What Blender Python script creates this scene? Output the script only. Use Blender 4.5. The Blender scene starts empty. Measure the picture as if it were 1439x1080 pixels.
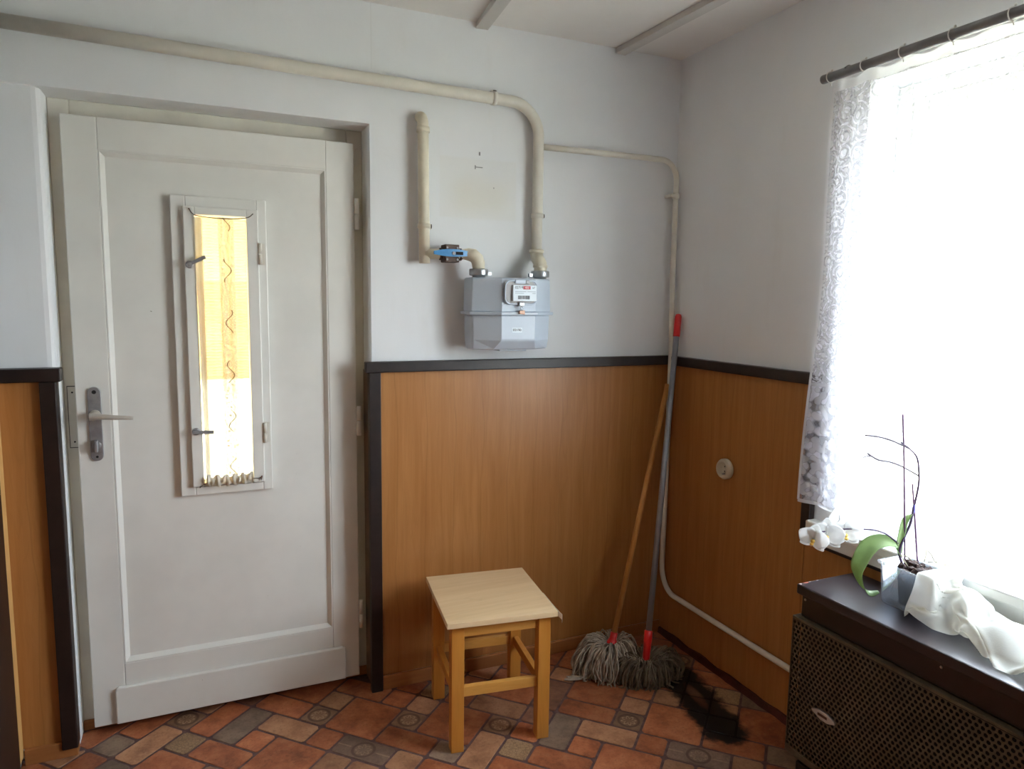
import bpy, bmesh, math, random
from math import sin, cos, pi, radians, sqrt
from mathutils import Vector, Matrix, noise

random.seed(7)
SC = bpy.context.scene
COL = SC.collection

# ------------------------------------------------------------------ camera, sky, sun, exposure
cam_d = bpy.data.cameras.new('camera'); cam = bpy.data.objects.new('camera', cam_d); COL.objects.link(cam)
cam_d.sensor_width = 36.0; cam_d.sensor_fit = 'HORIZONTAL'
cam_d.lens = 989.783 / 1439 * 36.0
cam_d.clip_start = 0.02; cam_d.clip_end = 300
_r = Vector((0.9135993, -0.4063823, 0.0137714)); _u = Vector((0.0347240, 0.1117189, 0.9931330)); _f = Vector((0.4051302, 0.9068474, -0.1161775))
M = Matrix((_r, _u, -_f)).transposed().to_4x4(); M.translation = Vector((-1.9064, -2.5602, 1.4953))
cam.matrix_world = M
SC.camera = cam

SC.view_settings.view_transform = 'Standard'; SC.view_settings.look = 'None'
SC.view_settings.gamma = 1.0; SC.view_settings.use_curve_mapping = False
SC.view_settings.exposure = 0.92
SC.cycles.max_bounces = 16; SC.cycles.diffuse_bounces = 8; SC.cycles.transparent_max_bounces = 16
SC.cycles.use_denoising = True
SC.cycles.sample_clamp_indirect = 6.0

SKY = 16.0
world = bpy.data.worlds.new('overcast_sky'); SC.world = world; world.use_nodes = True
wt = world.node_tree; wt.nodes.clear()
wo = wt.nodes.new('ShaderNodeOutputWorld'); wb = wt.nodes.new('ShaderNodeBackground')
wg = wt.nodes.new('ShaderNodeTexCoord'); ws = wt.nodes.new('ShaderNodeSeparateXYZ'); wr = wt.nodes.new('ShaderNodeValToRGB')
wr.color_ramp.elements[0].position = 0.0; wr.color_ramp.elements[0].color = (0.88, 0.95, 1.0, 1)
wr.color_ramp.elements[1].position = 0.9; wr.color_ramp.elements[1].color = (0.70, 0.85, 1.0, 1)
wt.links.new(wg.outputs['Generated'], ws.inputs[0]); wt.links.new(ws.outputs['Z'], wr.inputs[0])
wt.links.new(wr.outputs[0], wb.inputs[0]); wb.inputs[1].default_value = SKY
wt.links.new(wb.outputs[0], wo.inputs[0])

sun_d = bpy.data.lights.new('sun', 'SUN'); sun_d.energy = 9.0; sun_d.angle = radians(1.0); sun_d.color = (1, 0.95, 0.85)
sun = bpy.data.objects.new('sun', sun_d); COL.objects.link(sun)
sun.rotation_euler = Vector((0.80, 0.25, -0.30)).to_track_quat('-Z', 'Y').to_euler()
sun.location = (-6, -3, 8)

def portal(name, loc, direction, sx, sy):
    d = bpy.data.lights.new(name, 'AREA'); d.shape = 'RECTANGLE'; d.size = sx; d.size_y = sy
    d.cycles.is_portal = True
    o = bpy.data.objects.new(name, d); COL.objects.link(o); o.location = loc
    o.rotation_euler = Vector(direction).to_track_quat('-Z', 'Z').to_euler()
portal('window_portal', (0.31, -1.62, 1.475), (-1, 0, 0), 1.36, 1.40)

# ------------------------------------------------------------------ materials
MATS = {}
class NT:
    def __init__(s, name):
        s.m = bpy.data.materials.new(name); s.m.use_nodes = True; s.t = s.m.node_tree; s.t.nodes.clear()
        s.out = s.t.nodes.new('ShaderNodeOutputMaterial'); MATS[name] = s.m
    def n(s, typ, **kw):
        nd = s.t.nodes.new(typ)
        for k, v in kw.items():
            setattr(nd, k, v)
        return nd
    def l(s, a, b): s.t.links.new(a, b)
    def put(s, sock, v):
        if hasattr(v, 'is_linked') or isinstance(v, bpy.types.NodeSocket): s.l(v, sock)
        else: sock.default_value = v
    def math(s, op, a, b=0.0, c=0.0, clamp=False):
        nd = s.n('ShaderNodeMath', operation=op); nd.use_clamp = clamp
        s.put(nd.inputs[0], a); s.put(nd.inputs[1], b); s.put(nd.inputs[2], c)
        return nd.outputs[0]
    def mix(s, f, a, b, mode='MIX'):
        nd = s.n('ShaderNodeMix', data_type='RGBA', blend_type=mode)
        s.put(nd.inputs[0], f); s.put(nd.inputs[6], c4(a)); s.put(nd.inputs[7], c4(b))
        return nd.outputs[2]
    def pos(s): return s.n('ShaderNodeNewGeometry').outputs['Position']
    def objco(s): return s.n('ShaderNodeTexCoord').outputs['Object']
    def mapping(s, v, scale=(1, 1, 1), loc=(0, 0, 0), rot=(0, 0, 0)):
        nd = s.n('ShaderNodeMapping'); s.l(v, nd.inputs[0])
        nd.inputs['Location'].default_value = loc; nd.inputs['Rotation'].default_value = rot; nd.inputs['Scale'].default_value = scale
        return nd.outputs[0]
    def noise(s, v, scale=5, detail=3, rough=.5, dist=0.0):
        nd = s.n('ShaderNodeTexNoise'); s.l(v, nd.inputs['Vector'])
        nd.inputs['Scale'].default_value = scale; nd.inputs['Detail'].default_value = detail
        nd.inputs['Roughness'].default_value = rough; nd.inputs['Distortion'].default_value = dist
        return nd.outputs[0]
    def ramp(s, f, pts):
        nd = s.n('ShaderNodeValToRGB'); s.l(f, nd.inputs[0]); e = nd.color_ramp.elements
        while len(e) < len(pts): e.new(0.5)
        for el, (p, c) in zip(e, pts): el.position = p; el.color = c4(c)
        return nd.outputs[0]
    def step(s, f, a, b):      # smooth 0..1 between a and b
        nd = s.n('ShaderNodeMapRange'); nd.interpolation_type = 'SMOOTHSTEP'
        s.put(nd.inputs[0], f); nd.inputs[1].default_value = a; nd.inputs[2].default_value = b
        return nd.outputs[0]
    def bump(s, h, strength=.3, dist=.002):
        nd = s.n('ShaderNodeBump'); s.l(h, nd.inputs['Height']); nd.inputs['Strength'].default_value = strength; nd.inputs['Distance'].default_value = dist
        return nd.outputs[0]
    def bsdf(s, color, rough=.6, metal=0.0, normal=None, spec=.5, **kw):
        b = s.n('ShaderNodeBsdfPrincipled'); s.put(b.inputs['Base Color'], c4(color)); s.put(b.inputs['Roughness'], rough)
        b.inputs['Metallic'].default_value = metal; b.inputs['Specular IOR Level'].default_value = spec
        if normal is not None: s.l(normal, b.inputs['Normal'])
        for k, v in kw.items(): b.inputs[k.replace('_', ' ')].default_value = v
        return b
    def done(s, sh):
        s.l(sh.outputs[0] if hasattr(sh, 'outputs') else sh, s.out.inputs[0]); return s.m

def c4(c):
    if isinstance(c, (tuple, list)) and len(c) == 3: return (*c, 1.0)
    return c
def sr(r, g, b):
    def f(c):
        c /= 255.0
        return c / 12.92 if c <= 0.04045 else ((c + 0.055) / 1.055) ** 2.4
    return (f(r), f(g), f(b))
def mul(c, k): return tuple(min(1, x * k) for x in c)

def plain(name, col, rough=.55, metal=0.0, nscale=8, namt=.12, bscale=0, bstr=.15, spec=.5, dark=None):
    t = NT(name); p = t.objco()
    f = t.noise(p, nscale, 4, .6)
    c = t.mix(t.step(f, .3, .7), mul(col, 1 - namt), mul(col, 1 + namt))
    if dark:   # worn specks
        d = t.noise(p, dark[1], 5, .7)
        c = t.mix(t.step(d, dark[2], dark[2] + .05), c, dark[0])
    nrm = t.bump(t.noise(p, bscale, 3), bstr, .002) if bscale else None
    return t.done(t.bsdf(c, rough, metal, nrm, spec))

def wall_paint(name, col, patch=False):
    t = NT(name); p = t.pos()
    f = t.noise(p, 1.7, 4, .55)
    c = t.mix(t.step(f, .3, .75), mul(col, .95), mul(col, 1.03))
    f2 = t.noise(t.mapping(p, (5, 5, 1.2)), 2.2, 4, .6)
    c = t.mix(t.math('MULTIPLY', t.step(f2, .55, .8), .10), c, mul(sr(190, 180, 165), 1))
    if patch:
        s = t.n('ShaderNodeSeparateXYZ'); t.l(p, s.inputs[0]); X, Y, Z = s.outputs
        def box(x0, x1, z0, z1, e):
            a = t.math('MULTIPLY', t.step(X, x0 - e, x0 + e), t.math('SUBTRACT', 1.0, t.step(X, x1 - e, x1 + e)))
            b = t.math('MULTIPLY', t.step(Z, z0 - e, z0 + e), t.math('SUBTRACT', 1.0, t.step(Z, z1 - e, z1 + e)))
            return t.math('MULTIPLY', a, b)
        m1 = t.math('MULTIPLY', box(-1.068, -.757, 1.808, 2.03, .006), .16)
        c = t.mix(m1, c, sr(214, 210, 194))
        m2 = t.math('MULTIPLY', box(-1.02, -.80, 1.83, 1.95, .05), .30)
        c = t.mix(m2, c, sr(212, 205, 178))
        for (x0, x1, z0, z1) in ((-.913, -.907, 2.043, 2.056), (-.929, -.925, 1.992, 2.006), (-.925, -.897, 1.998, 2.001), (-.852, -.849, 1.925, 1.930)):
            c = t.mix(t.math('MULTIPLY', box(x0, x1, z0, z1, .0015), .8), c, (.05, .05, .05))
        seam = t.math('MULTIPLY', box(-1.3205, -1.3175, 2.3, 2.53, .001), .13)
        c = t.mix(seam, c, (.35, .34, .33))
    nrm = t.bump(t.noise(p, 60, 4, .6), .12, .003)
    return t.done(t.bsdf(c, .85, 0, nrm, .25))

def wood(name, c1, c2, axis='Z', scale=1.0, rough=.45, gscale=26, spec=.45, planks=False):   # long grain with sparse darker veins
    t = NT(name); p = t.objco()
    sc = {'Z': (1, 1, .06), 'X': (.06, 1, 1), 'Y': (1, .06, 1)}[axis]
    v = t.mapping(p, tuple(a * scale for a in sc))
    f = t.noise(v, gscale, 5, .6, .6)
    f2 = t.noise(v, gscale * 4.5, 3, .6)
    c = t.ramp(f, [(.3, c1), (.52, [(a + b) / 2 for a, b in zip(c1, c2)]), (.72, c2)])
    c = t.mix(t.math('MULTIPLY', t.step(f2, .5, .75), .16), c, mul(c1, .72))
    f3 = t.noise(t.mapping(p, tuple(a * scale * 1.0 for a in sc)), 9, 3, .5, 1.2)
    vein = t.math('SUBTRACT', 1.0, t.step(t.math('ABSOLUTE', t.math('SUBTRACT', t.math('FRACT', t.math('MULTIPLY', f3, 9.0)), .5)), .0, .10))
    c = t.mix(t.math('MULTIPLY', vein, .12), c, mul(c1, .62))
    if planks:
        sx = t.n('ShaderNodeSeparateXYZ'); t.l(p, sx.inputs[0]); wob = t.noise(t.mapping(p, (.3, .3, .9)), 3, 2)
        q = t.math('ADD', t.math('MULTIPLY', t.math('ADD', sx.outputs[0], sx.outputs[1]), 8.6), t.math('MULTIPLY', wob, .5))
        ln = t.math('SUBTRACT', 1.0, t.step(t.math('ABSOLUTE', t.math('SUBTRACT', t.math('FRACT', q), .5)), .004, .03))
        c = t.mix(t.math('MULTIPLY', ln, .28), c, mul(c1, .6))
    return t.done(t.bsdf(c, rough, 0, t.bump(f2, .06, .001), spec))

def burn_mask(t, p):
    q = t.mapping(p, loc=(0, 0, 0))
    A = Vector((-.165, -.335)); B = Vector((-.262, -.79)); d = (B - A); L = d.length; ang = math.atan2(d.y, d.x)
    # local frame along the scorch
    sub = t.n('ShaderNodeVectorMath', operation='SUBTRACT'); t.l(p, sub.inputs[0]); sub.inputs[1].default_value = (A.x, A.y, 0)
    rot = t.n('ShaderNodeVectorRotate', rotation_type='Z_AXIS'); t.l(sub.outputs[0], rot.inputs[0]); rot.inputs['Angle'].default_value = -ang
    s = t.n('ShaderNodeSeparateXYZ'); t.l(rot.outputs[0], s.inputs[0]); S, T = s.outputs[0], s.outputs[1]
    e = t.math('MAXIMUM', t.math('SUBTRACT', t.math('ABSOLUTE', t.math('SUBTRACT', S, L / 2)), L / 2 - .05), 0.0)
    dist = t.math('SQRT', t.math('ADD', t.math('MULTIPLY', e, e), t.math('MULTIPLY', T, T)))
    nz = t.noise(t.mapping(p, (1, 1, .0)), 22, 4, .65)
    dist = t.math('ADD', dist, t.math('MULTIPLY', t.math('SUBTRACT', nz, .5), .10))
    m = t.math('SUBTRACT', 1.0, t.step(dist, .060, .104))
    hs = t.math('DIVIDE', t.math('SUBTRACT', S, .19), .10); ht = t.math('DIVIDE', t.math('SUBTRACT', T, .004), .026)
    hd = t.math('ADD', t.math('MULTIPLY', hs, hs), t.math('MULTIPLY', ht, ht))
    hole = t.math('SUBTRACT', 1.0, t.step(t.math('ADD', hd, nz), .7, 1.7))
    return t.math('MULTIPLY', m, t.math('SUBTRACT', 1.0, t.math('MULTIPLY', hole, .32)))

def tile_mat(name, c1, c2, c3, medal=0, speck=0):
    t = NT(name); p = t.pos(); o = t.objco()
    rnd = t.n('ShaderNodeObjectInfo').outputs['Random']
    off = t.n('ShaderNodeVectorMath', operation='ADD'); t.l(p, off.inputs[0])
    cmb = t.n('ShaderNodeCombineXYZ'); t.l(t.math('MULTIPLY', rnd, 7.0), cmb.inputs[2]); t.l(cmb.outputs[0], off.inputs[1])
    f = t.noise(off.outputs[0], 13, 5, .62)
    c = t.ramp(f, [(.28, c1), (.5, c2), (.74, c3)])
    f2 = t.noise(p, 95, 3, .7)
    c = t.mix(t.math('MULTIPLY', t.step(f2, .48, .72), .42), c, mul(c1, .6))
    f4 = t.noise(off.outputs[0], 38, 4, .65)
    c = t.mix(t.math('MULTIPLY', t.step(f4, .52, .68), .35), c, c3)
    k = t.math('ADD', t.math('MULTIPLY', rnd, .45), .78)
    c = t.mix(1.0, c, k, 'MULTIPLY')
    if medal:
        s = t.n('ShaderNodeSeparateXYZ'); t.l(o, s.inputs[0]); X, Y = s.outputs[0], s.outputs[1]
        r = t.math('SQRT', t.math('ADD', t.math('MULTIPLY', X, X), t.math('MULTIPLY', Y, Y)))
        th = t.math('ARCTAN2', Y, X)
        ring = t.math('MULTIPLY', t.step(r, .030, .034), t.math('SUBTRACT', 1.0, t.step(r, .039, .043)))
        pet = t.math('ABSOLUTE', t.math('SINE', t.math('MULTIPLY', th, 4.0)))
        pr = t.math('ABSOLUTE', t.math('SUBTRACT', r, t.math('ADD', .012, t.math('MULTIPLY', pet, .014))))
        pl = t.math('SUBTRACT', 1.0, t.step(pr, .0015, .0045))
        cor = t.math('MULTIPLY', t.step(r, .046, .05), t.math('SUBTRACT', 1.0, t.step(t.math('ABSOLUTE', t.math('SUBTRACT', t.math('ABSOLUTE', X), t.math('ABSOLUTE', Y))), .002, .006)))
        c = t.mix(t.math('MULTIPLY', ring, .7), c, sr(78, 50, 38))
        c = t.mix(t.math('MULTIPLY', t.math('MAXIMUM', pl, cor), medal), c, sr(190, 160, 128))
    if speck:
        vo = t.n('ShaderNodeTexVoronoi', feature='DISTANCE_TO_EDGE'); t.l(p, vo.inputs['Vector']); vo.inputs['Scale'].default_value = 85
        c = t.mix(t.math('MULTIPLY', t.math('SUBTRACT', 1.0, t.step(vo.outputs[0], .02, .09)), speck), c, sr(96, 76, 58))
    bm = burn_mask(t, p)
    c = t.mix(bm, c, (.004, .0035, .003))
    nrm = t.bump(f2, .18, .0015)
    rough = t.math('ADD', .42, t.math('MULTIPLY', f, .18))
    return t.done(t.bsdf(c, rough, 0, nrm, .4))

def lace(name, plane, col, base, motif, scale, stretch=1.0, trans=.5, kind=0):
    """thread cloth: holes are really transparent; plane gives the two world axes of the cloth"""
    t = NT(name); p = t.pos(); s = t.n('ShaderNodeSeparateXYZ'); t.l(p, s.inputs[0])
    a = s.outputs['XYZ'.index(plane[0])]; b = s.outputs['XYZ'.index(plane[1])]
    cmb = t.n('ShaderNodeCombineXYZ'); t.l(a, cmb.inputs[0]); t.l(t.math('MULTIPLY', b, stretch), cmb.inputs[1])
    v = cmb.outputs[0]
    vo = t.n('ShaderNodeTexVoronoi', feature='F1', voronoi_dimensions='2D'); t.l(v, vo.inputs['Vector']); vo.inputs['Scale'].default_value = scale
    vo.inputs['Randomness'].default_value = .55
    dist = vo.outputs['Distance']
    rings = t.math('ABSOLUTE', t.math('SUBTRACT', t.math('FRACT', t.math('MULTIPLY', dist, 4.2)), .5))
    m = t.math('SUBTRACT', 1.0, t.step(rings, .14, .24))
    core = t.math('SUBTRACT', 1.0, t.step(dist, .12, .16))
    fl = t.noise(v, scale * 3.2, 2, .6)
    m = t.math('MAXIMUM', t.math('MULTIPLY', m, t.step(fl, .36, .5)), core)
    # upper part scrolls, lower part dense flowers
    vo2 = t.n('ShaderNodeTexVoronoi', feature='SMOOTH_F1', voronoi_dimensions='2D'); t.l(v, vo2.inputs['Vector']); vo2.inputs['Scale'].default_value = scale * 2.4
    fl2 = t.math('SUBTRACT', 1.0, t.step(vo2.outputs[0], .32, .5))
    if kind == 1:
        low = t.math('SUBTRACT', 1.0, t.step(b, 1.235, 1.245))
        m = t.math('ADD', t.math('MULTIPLY', m, t.math('SUBTRACT', 1.0, low)), t.math('MULTIPLY', fl2, low))
        seam = t.math('SUBTRACT', 1.0, t.step(t.math('ABSOLUTE', t.math('SUBTRACT', b, 1.24)), .004, .007))
        m = t.math('MAXIMUM', m, seam)
    if kind == 2:   # crochet strip: plain ladder bands and one figured band
        lad = t.math('SINE', t.math('MULTIPLY', b, 620.0)); lad = t.step(lad, .35, .9)
        band = t.math('SUBTRACT', 1.0, t.step(t.math('ABSOLUTE', t.math('SUBTRACT', a, -1.808)), .022, .026))
        edge = t.step(t.math('SUBTRACT', -1.883, a), -.004, .001)
        wav = t.math('SUBTRACT', t.math('SUBTRACT', a, -1.806), t.math('MULTIPLY', t.math('SINE', t.math('MULTIPLY', b, 88.0)), .011))
        gate = t.math('LESS_THAN', t.math('FRACT', t.math('DIVIDE', b, .172)), .46)
        wavy = t.math('MULTIPLY', t.math('SUBTRACT', 1.0, t.step(t.math('ABSOLUTE', wav), .0014, .0030)), gate)
        m = t.math('ADD', t.math('MULTIPLY', t.math('MULTIPLY', lad, .45), t.math('SUBTRACT', 1.0, band)), t.math('MULTIPLY', t.math('MAXIMUM', m, .55), band))
        m = t.math('MAXIMUM', m, t.math('MULTIPLY', edge, .9))
        m = t.math('MAXIMUM', m, t.math('MULTIPLY', wavy, band))
    alpha = t.math('ADD', base, t.math('MULTIPLY', m, motif - base))
    cc = t.mix(m, mul(col, .86), col)
    if kind == 2: cc = t.mix(t.math('MULTIPLY', wavy, band), cc, sr(84, 74, 62))
    df = t.n('ShaderNodeBsdfDiffuse'); t.put(df.inputs[0], cc)
    tl = t.n('ShaderNodeBsdfTranslucent'); t.put(tl.inputs[0], cc)
    mx = t.n('ShaderNodeMixShader'); mx.inputs[0].default_value = trans; t.l(df.outputs[0], mx.inputs[1]); t.l(tl.outputs[0], mx.inputs[2])
    tr = t.n('ShaderNodeBsdfTransparent'); m2 = t.n('ShaderNodeMixShader'); t.l(alpha, m2.inputs[0]); t.l(tr.outputs[0], m2.inputs[1]); t.l(mx.outputs[0], m2.inputs[2])
    return t.done(m2)

def glassy(name, col=(1, 1, 1), gloss=.08, rough=.02, tint=0.0, tintcol=(.8, .9, 1)):
    t = NT(name)
    tr = t.n('ShaderNodeBsdfTransparent'); tr.inputs[0].default_value = c4(col)
    gl = t.n('ShaderNodeBsdfGlossy'); gl.inputs['Roughness'].default_value = rough
    fr = t.n('ShaderNodeLayerWeight'); fr.inputs[0].default_value = .25
    m = t.n('ShaderNodeMixShader'); t.l(t.math('ADD', t.math('MULTIPLY', fr.outputs['Facing'], gloss * 2), gloss * .5), m.inputs[0])
    t.l(tr.outputs[0], m.inputs[1]); t.l(gl.outputs[0], m.inputs[2])
    res = m
    if tint:
        df = t.n('ShaderNodeBsdfTranslucent'); df.inputs[0].default_value = c4(tintcol)
        d2 = t.n('ShaderNodeBsdfDiffuse'); d2.inputs[0].default_value = c4(tintcol)
        mm = t.n('ShaderNodeMixShader'); t.l(df.outputs[0], mm.inputs[1]); t.l(d2.outputs[0], mm.inputs[2])
        res = t.n('ShaderNodeMixShader'); res.inputs[0].default_value = tint; t.l(m.outputs[0], res.inputs[1]); t.l(mm.outputs[0], res.inputs[2])
    return t.done(res)

def cloth_white(name, col, trans=.3):
    t = NT(name); p = t.objco()
    f = t.noise(p, 240, 2); f2 = t.noise(p, 9, 4)
    c = t.mix(t.step(f2, .3, .7), mul(col, .93), col)
    df = t.bsdf(c, .9, 0, t.bump(f, .25, .001), .2)
    tl = t.n('ShaderNodeBsdfTranslucent'); t.put(tl.inputs[0], c)
    mx = t.n('ShaderNodeMixShader'); mx.inputs[0].default_value = trans; t.l(df.outputs[0], mx.inputs[1]); t.l(tl.outputs[0], mx.inputs[2])
    return t.done(mx)

WHITE = sr(227, 229, 231)
W_BACK = wall_paint('plaster_back', WHITE, True)
W_WALL = wall_paint('plaster', WHITE)
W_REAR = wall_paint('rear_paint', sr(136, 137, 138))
W_CEIL = wall_paint('ceiling_paint', sr(226, 224, 220))
PAINT = plain('door_paint', sr(222, 221, 215), .42, nscale=3, namt=.05, bscale=40, bstr=.06, dark=(sr(120, 110, 98), 38, .715))
PAINT_OLD = plain('frame_paint', sr(214, 209, 198), .5, nscale=5, namt=.07, bscale=40, bstr=.06, dark=(sr(110, 84, 60), 16, .70))
BATTEN = plain('batten_paint', sr(196, 193, 188), .7, nscale=5, namt=.05)
PANEL = wood('wainscot_wood', sr(160, 105, 54), sr(176, 123, 70), 'Z', 1.0, .36, 34, .45, True)
PANEL_PALE = wood('pale_panel_wood', sr(212, 164, 96), sr(226, 186, 124), 'Z', 1.0, .45)
SKIRT = wood('skirting_wood', sr(146, 92, 48), sr(172, 112, 62), 'X', 1.0, .5)
DARK = plain('dark_stained_trim', sr(34, 23, 20), .42, nscale=22, namt=.25, bscale=50, bstr=.1, dark=(sr(98, 88, 80), 120, .76))
REDDARK = plain('dark_red_strip', sr(70, 28, 24), .5, nscale=14, namt=.3)
PIPE = plain('cream_pipe_paint', sr(216, 212, 200), .35, nscale=9, namt=.05, bscale=25, bstr=.03)
PIPE_OLD = plain('yellowed_pipe_paint', sr(208, 200, 180), .38, nscale=14, namt=.08, bscale=30, bstr=.05, dark=(sr(86, 66, 48), 60, .76))
METER = plain('meter_grey', sr(186, 197, 210), .38, nscale=6, namt=.03)
ZINC = plain('zinc_metal', sr(180, 184, 186), .32, .85, nscale=20, namt=.1)
STEEL = plain('aged_steel', sr(150, 150, 152), .48, .55, nscale=25, namt=.18)
LEVERM = plain('worn_lever_paint', sr(188, 182, 172), .4, .25, nscale=25, namt=.1)
BRONZE = plain('dark_bronze', sr(84, 66, 58), .5, .4, nscale=30, namt=.25)
BLUE = plain('blue_lever', sr(72, 136, 190), .4, nscale=18, namt=.12)
BLACK = plain('black_hole', sr(16, 15, 15), .8, namt=.1)
CREAM = plain('cream_plastic', sr(205, 196, 176), .4, nscale=8, namt=.06)
PAPER = plain('label_paper', sr(222, 232, 240), .5, namt=.03)
INK = plain('ink', sr(60, 66, 74), .6, namt=.1)
INKG = plain('grey_ink', sr(140, 152, 164), .6, namt=.1)
REDM = plain('counter_red', sr(196, 86, 92), .5, namt=.05)
COPPER = plain('copper_seal', sr(196, 158, 136), .45, .2, nscale=30, namt=.2)
RED = plain('red_plastic', sr(206, 28, 30), .3, nscale=10, namt=.08)
GREYROD = plain('grey_handle', sr(140, 142, 150), .36, .35, nscale=12, namt=.08)
MOPWOOD = wood('mop_handle_wood', sr(182, 122, 62), sr(206, 150, 86), 'Z', 1.0, .5, 40)
YARN = plain('light_yarn', sr(172, 158, 142), .95, nscale=24, namt=.3)
YARN2 = plain('dark_yarn', sr(116, 102, 84), .95, nscale=24, namt=.35)
SEAT = wood('seat_laminate', sr(210, 178, 136), sr(224, 196, 156), 'X', 1.0, .4, 18)
LEGW = wood('stool_wood', sr(186, 120, 46), sr(202, 140, 62), 'Z', 1.0, .36)
RAILW = wood('stool_rail_wood', sr(196, 138, 62), sr(212, 158, 82), 'X', 1.0, .36)
HTOP = plain('heater_dark_enamel', sr(31, 22, 22), .28, nscale=10, namt=.15, bscale=30, bstr=.05, dark=(sr(150, 132, 128), 75, .745))
GRILLE = plain('bronze_grille', sr(90, 81, 65), .5, .35, nscale=16, namt=.2)
RODM = plain('curtain_rod_metal', sr(112, 110, 110), .45, .3, nscale=14, namt=.1)
SASH = plain('window_paint', sr(235, 235, 232), .45, nscale=6, namt=.04)
GLASS = glassy('window_glass')
TUBM = glassy('clear_plastic', (.94, .96, 1), .28, .08, .07, (.85, .91, .98))
POTM = glassy('smoky_pot', (.5, .52, .56), .2, .15, .86, (.05, .055, .07))
BARK = plain('bark_chips', sr(62, 42, 36), .85, nscale=40, namt=.5, bscale=90, bstr=.4)
ROOT = plain('orchid_root', sr(158, 146, 122), .7, nscale=30, namt=.15)
STEM = plain('orchid_stem', sr(66, 46, 78), .5, nscale=30, namt=.2)
STAKE = plain('support_stick', sr(88, 46, 86), .5, nscale=20, namt=.1)
FADED = plain('dead_spike', sr(78, 66, 78), .6, nscale=20, namt=.1)
def leaf_mat(name, c, tr=.35):
    t = NT(name); f = t.noise(t.objco(), 16, 3)
    cc = t.mix(t.step(f, .3, .7), mul(c, .85), mul(c, 1.1))
    b = t.bsdf(cc, .38); tl = t.n('ShaderNodeBsdfTranslucent'); t.put(tl.inputs[0], cc)
    m = t.n('ShaderNodeMixShader'); m.inputs[0].default_value = tr; t.l(b.outputs[0], m.inputs[1]); t.l(tl.outputs[0], m.inputs[2]); return t.done(m)
LEAF = leaf_mat('orchid_leaf', sr(152, 178, 118))
PETAL = leaf_mat('white_petal', sr(252, 252, 250), .5)
LIP = plain('yellow_lip', sr(226, 190, 92), .6, nscale=90, namt=.25)
CLOTH = cloth_white('white_cloth', sr(250, 248, 240), .5)
LACE = lace('window_lace', 'YZ', sr(236, 236, 240), .10, .55, 19, 1.0, .4, 1)
LACE_F = lace('folded_lace', 'YZ', sr(222, 222, 230), .34, .96, 15, 1.0, .3, 1)
HEM = cloth_white('hem_cloth', sr(232, 232, 234), .45)
LACE_D = lace('door_lace', 'XZ', sr(176, 173, 166), .36, .96, 34, 1.0, .18, 2)
FRILL = cloth_white('frill_cloth', sr(206, 200, 190), .12)
CORD = plain('dark_cord', sr(84, 74, 66), .8, namt=.1)
THREAD = plain('white_thread', sr(212, 210, 206), .8, namt=.05)
GROUT = None
def grout():
    t = NT('grout'); p = t.pos()
    f = t.noise(p, 40, 4, .6)
    c = t.ramp(f, [(.3, sr(80, 58, 56)), (.7, sr(112, 86, 82))])
    c = t.mix(burn_mask(t, p), c, (.004, .0035, .003))
    return t.done(t.bsdf(c, .6, 0, t.bump(f, .2, .002), .3))
GROUT = grout()
T_O = tile_mat('terracotta_tile', sr(118, 66, 42), sr(160, 92, 58), sr(182, 120, 82))
T_T = tile_mat('tan_tile', sr(130, 86, 60), sr(164, 118, 86), sr(180, 138, 104))
T_G = tile_mat('grey_tile', sr(94, 74, 60), sr(120, 98, 82), sr(142, 121, 100))
T_B = tile_mat('brown_tile', sr(98, 64, 48), sr(126, 86, 66), sr(146, 106, 84))
T_M = tile_mat('medallion_tile', sr(104, 76, 58), sr(130, 98, 74), sr(148, 116, 90), medal=.6)
T_P = tile_mat('grey_print_tile', sr(96, 74, 62), sr(120, 95, 80), sr(138, 112, 94), medal=.3, speck=.25)
T_Q = tile_mat('tan_print_tile', sr(126, 94, 66), sr(150, 118, 86), sr(164, 134, 102), speck=.5)
TM = {'o': T_O, 't': T_T, 'g': T_G, 'b': T_B, 'm': T_M, 'p': T_P, 'q': T_Q}
OCHRE = plain('ochre_render', sr(216, 176, 118), .9, nscale=4, namt=.15, bscale=30, bstr=.2)
YELLOW = plain('yard_daylight_yellow', sr(236, 208, 146), .9, nscale=4, namt=.06)  # paler yellow carries the stronger light high on the yard wall
YARD_WHITE = plain('yard_daylight_white', sr(244, 238, 214), .9, nscale=4, namt=.06)  # on the yard wall this white stands in for blown-out light low down
PAVE = plain('pale_gravel', sr(206, 198, 176), .95, nscale=30, namt=.15, bscale=60, bstr=.3)

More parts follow.
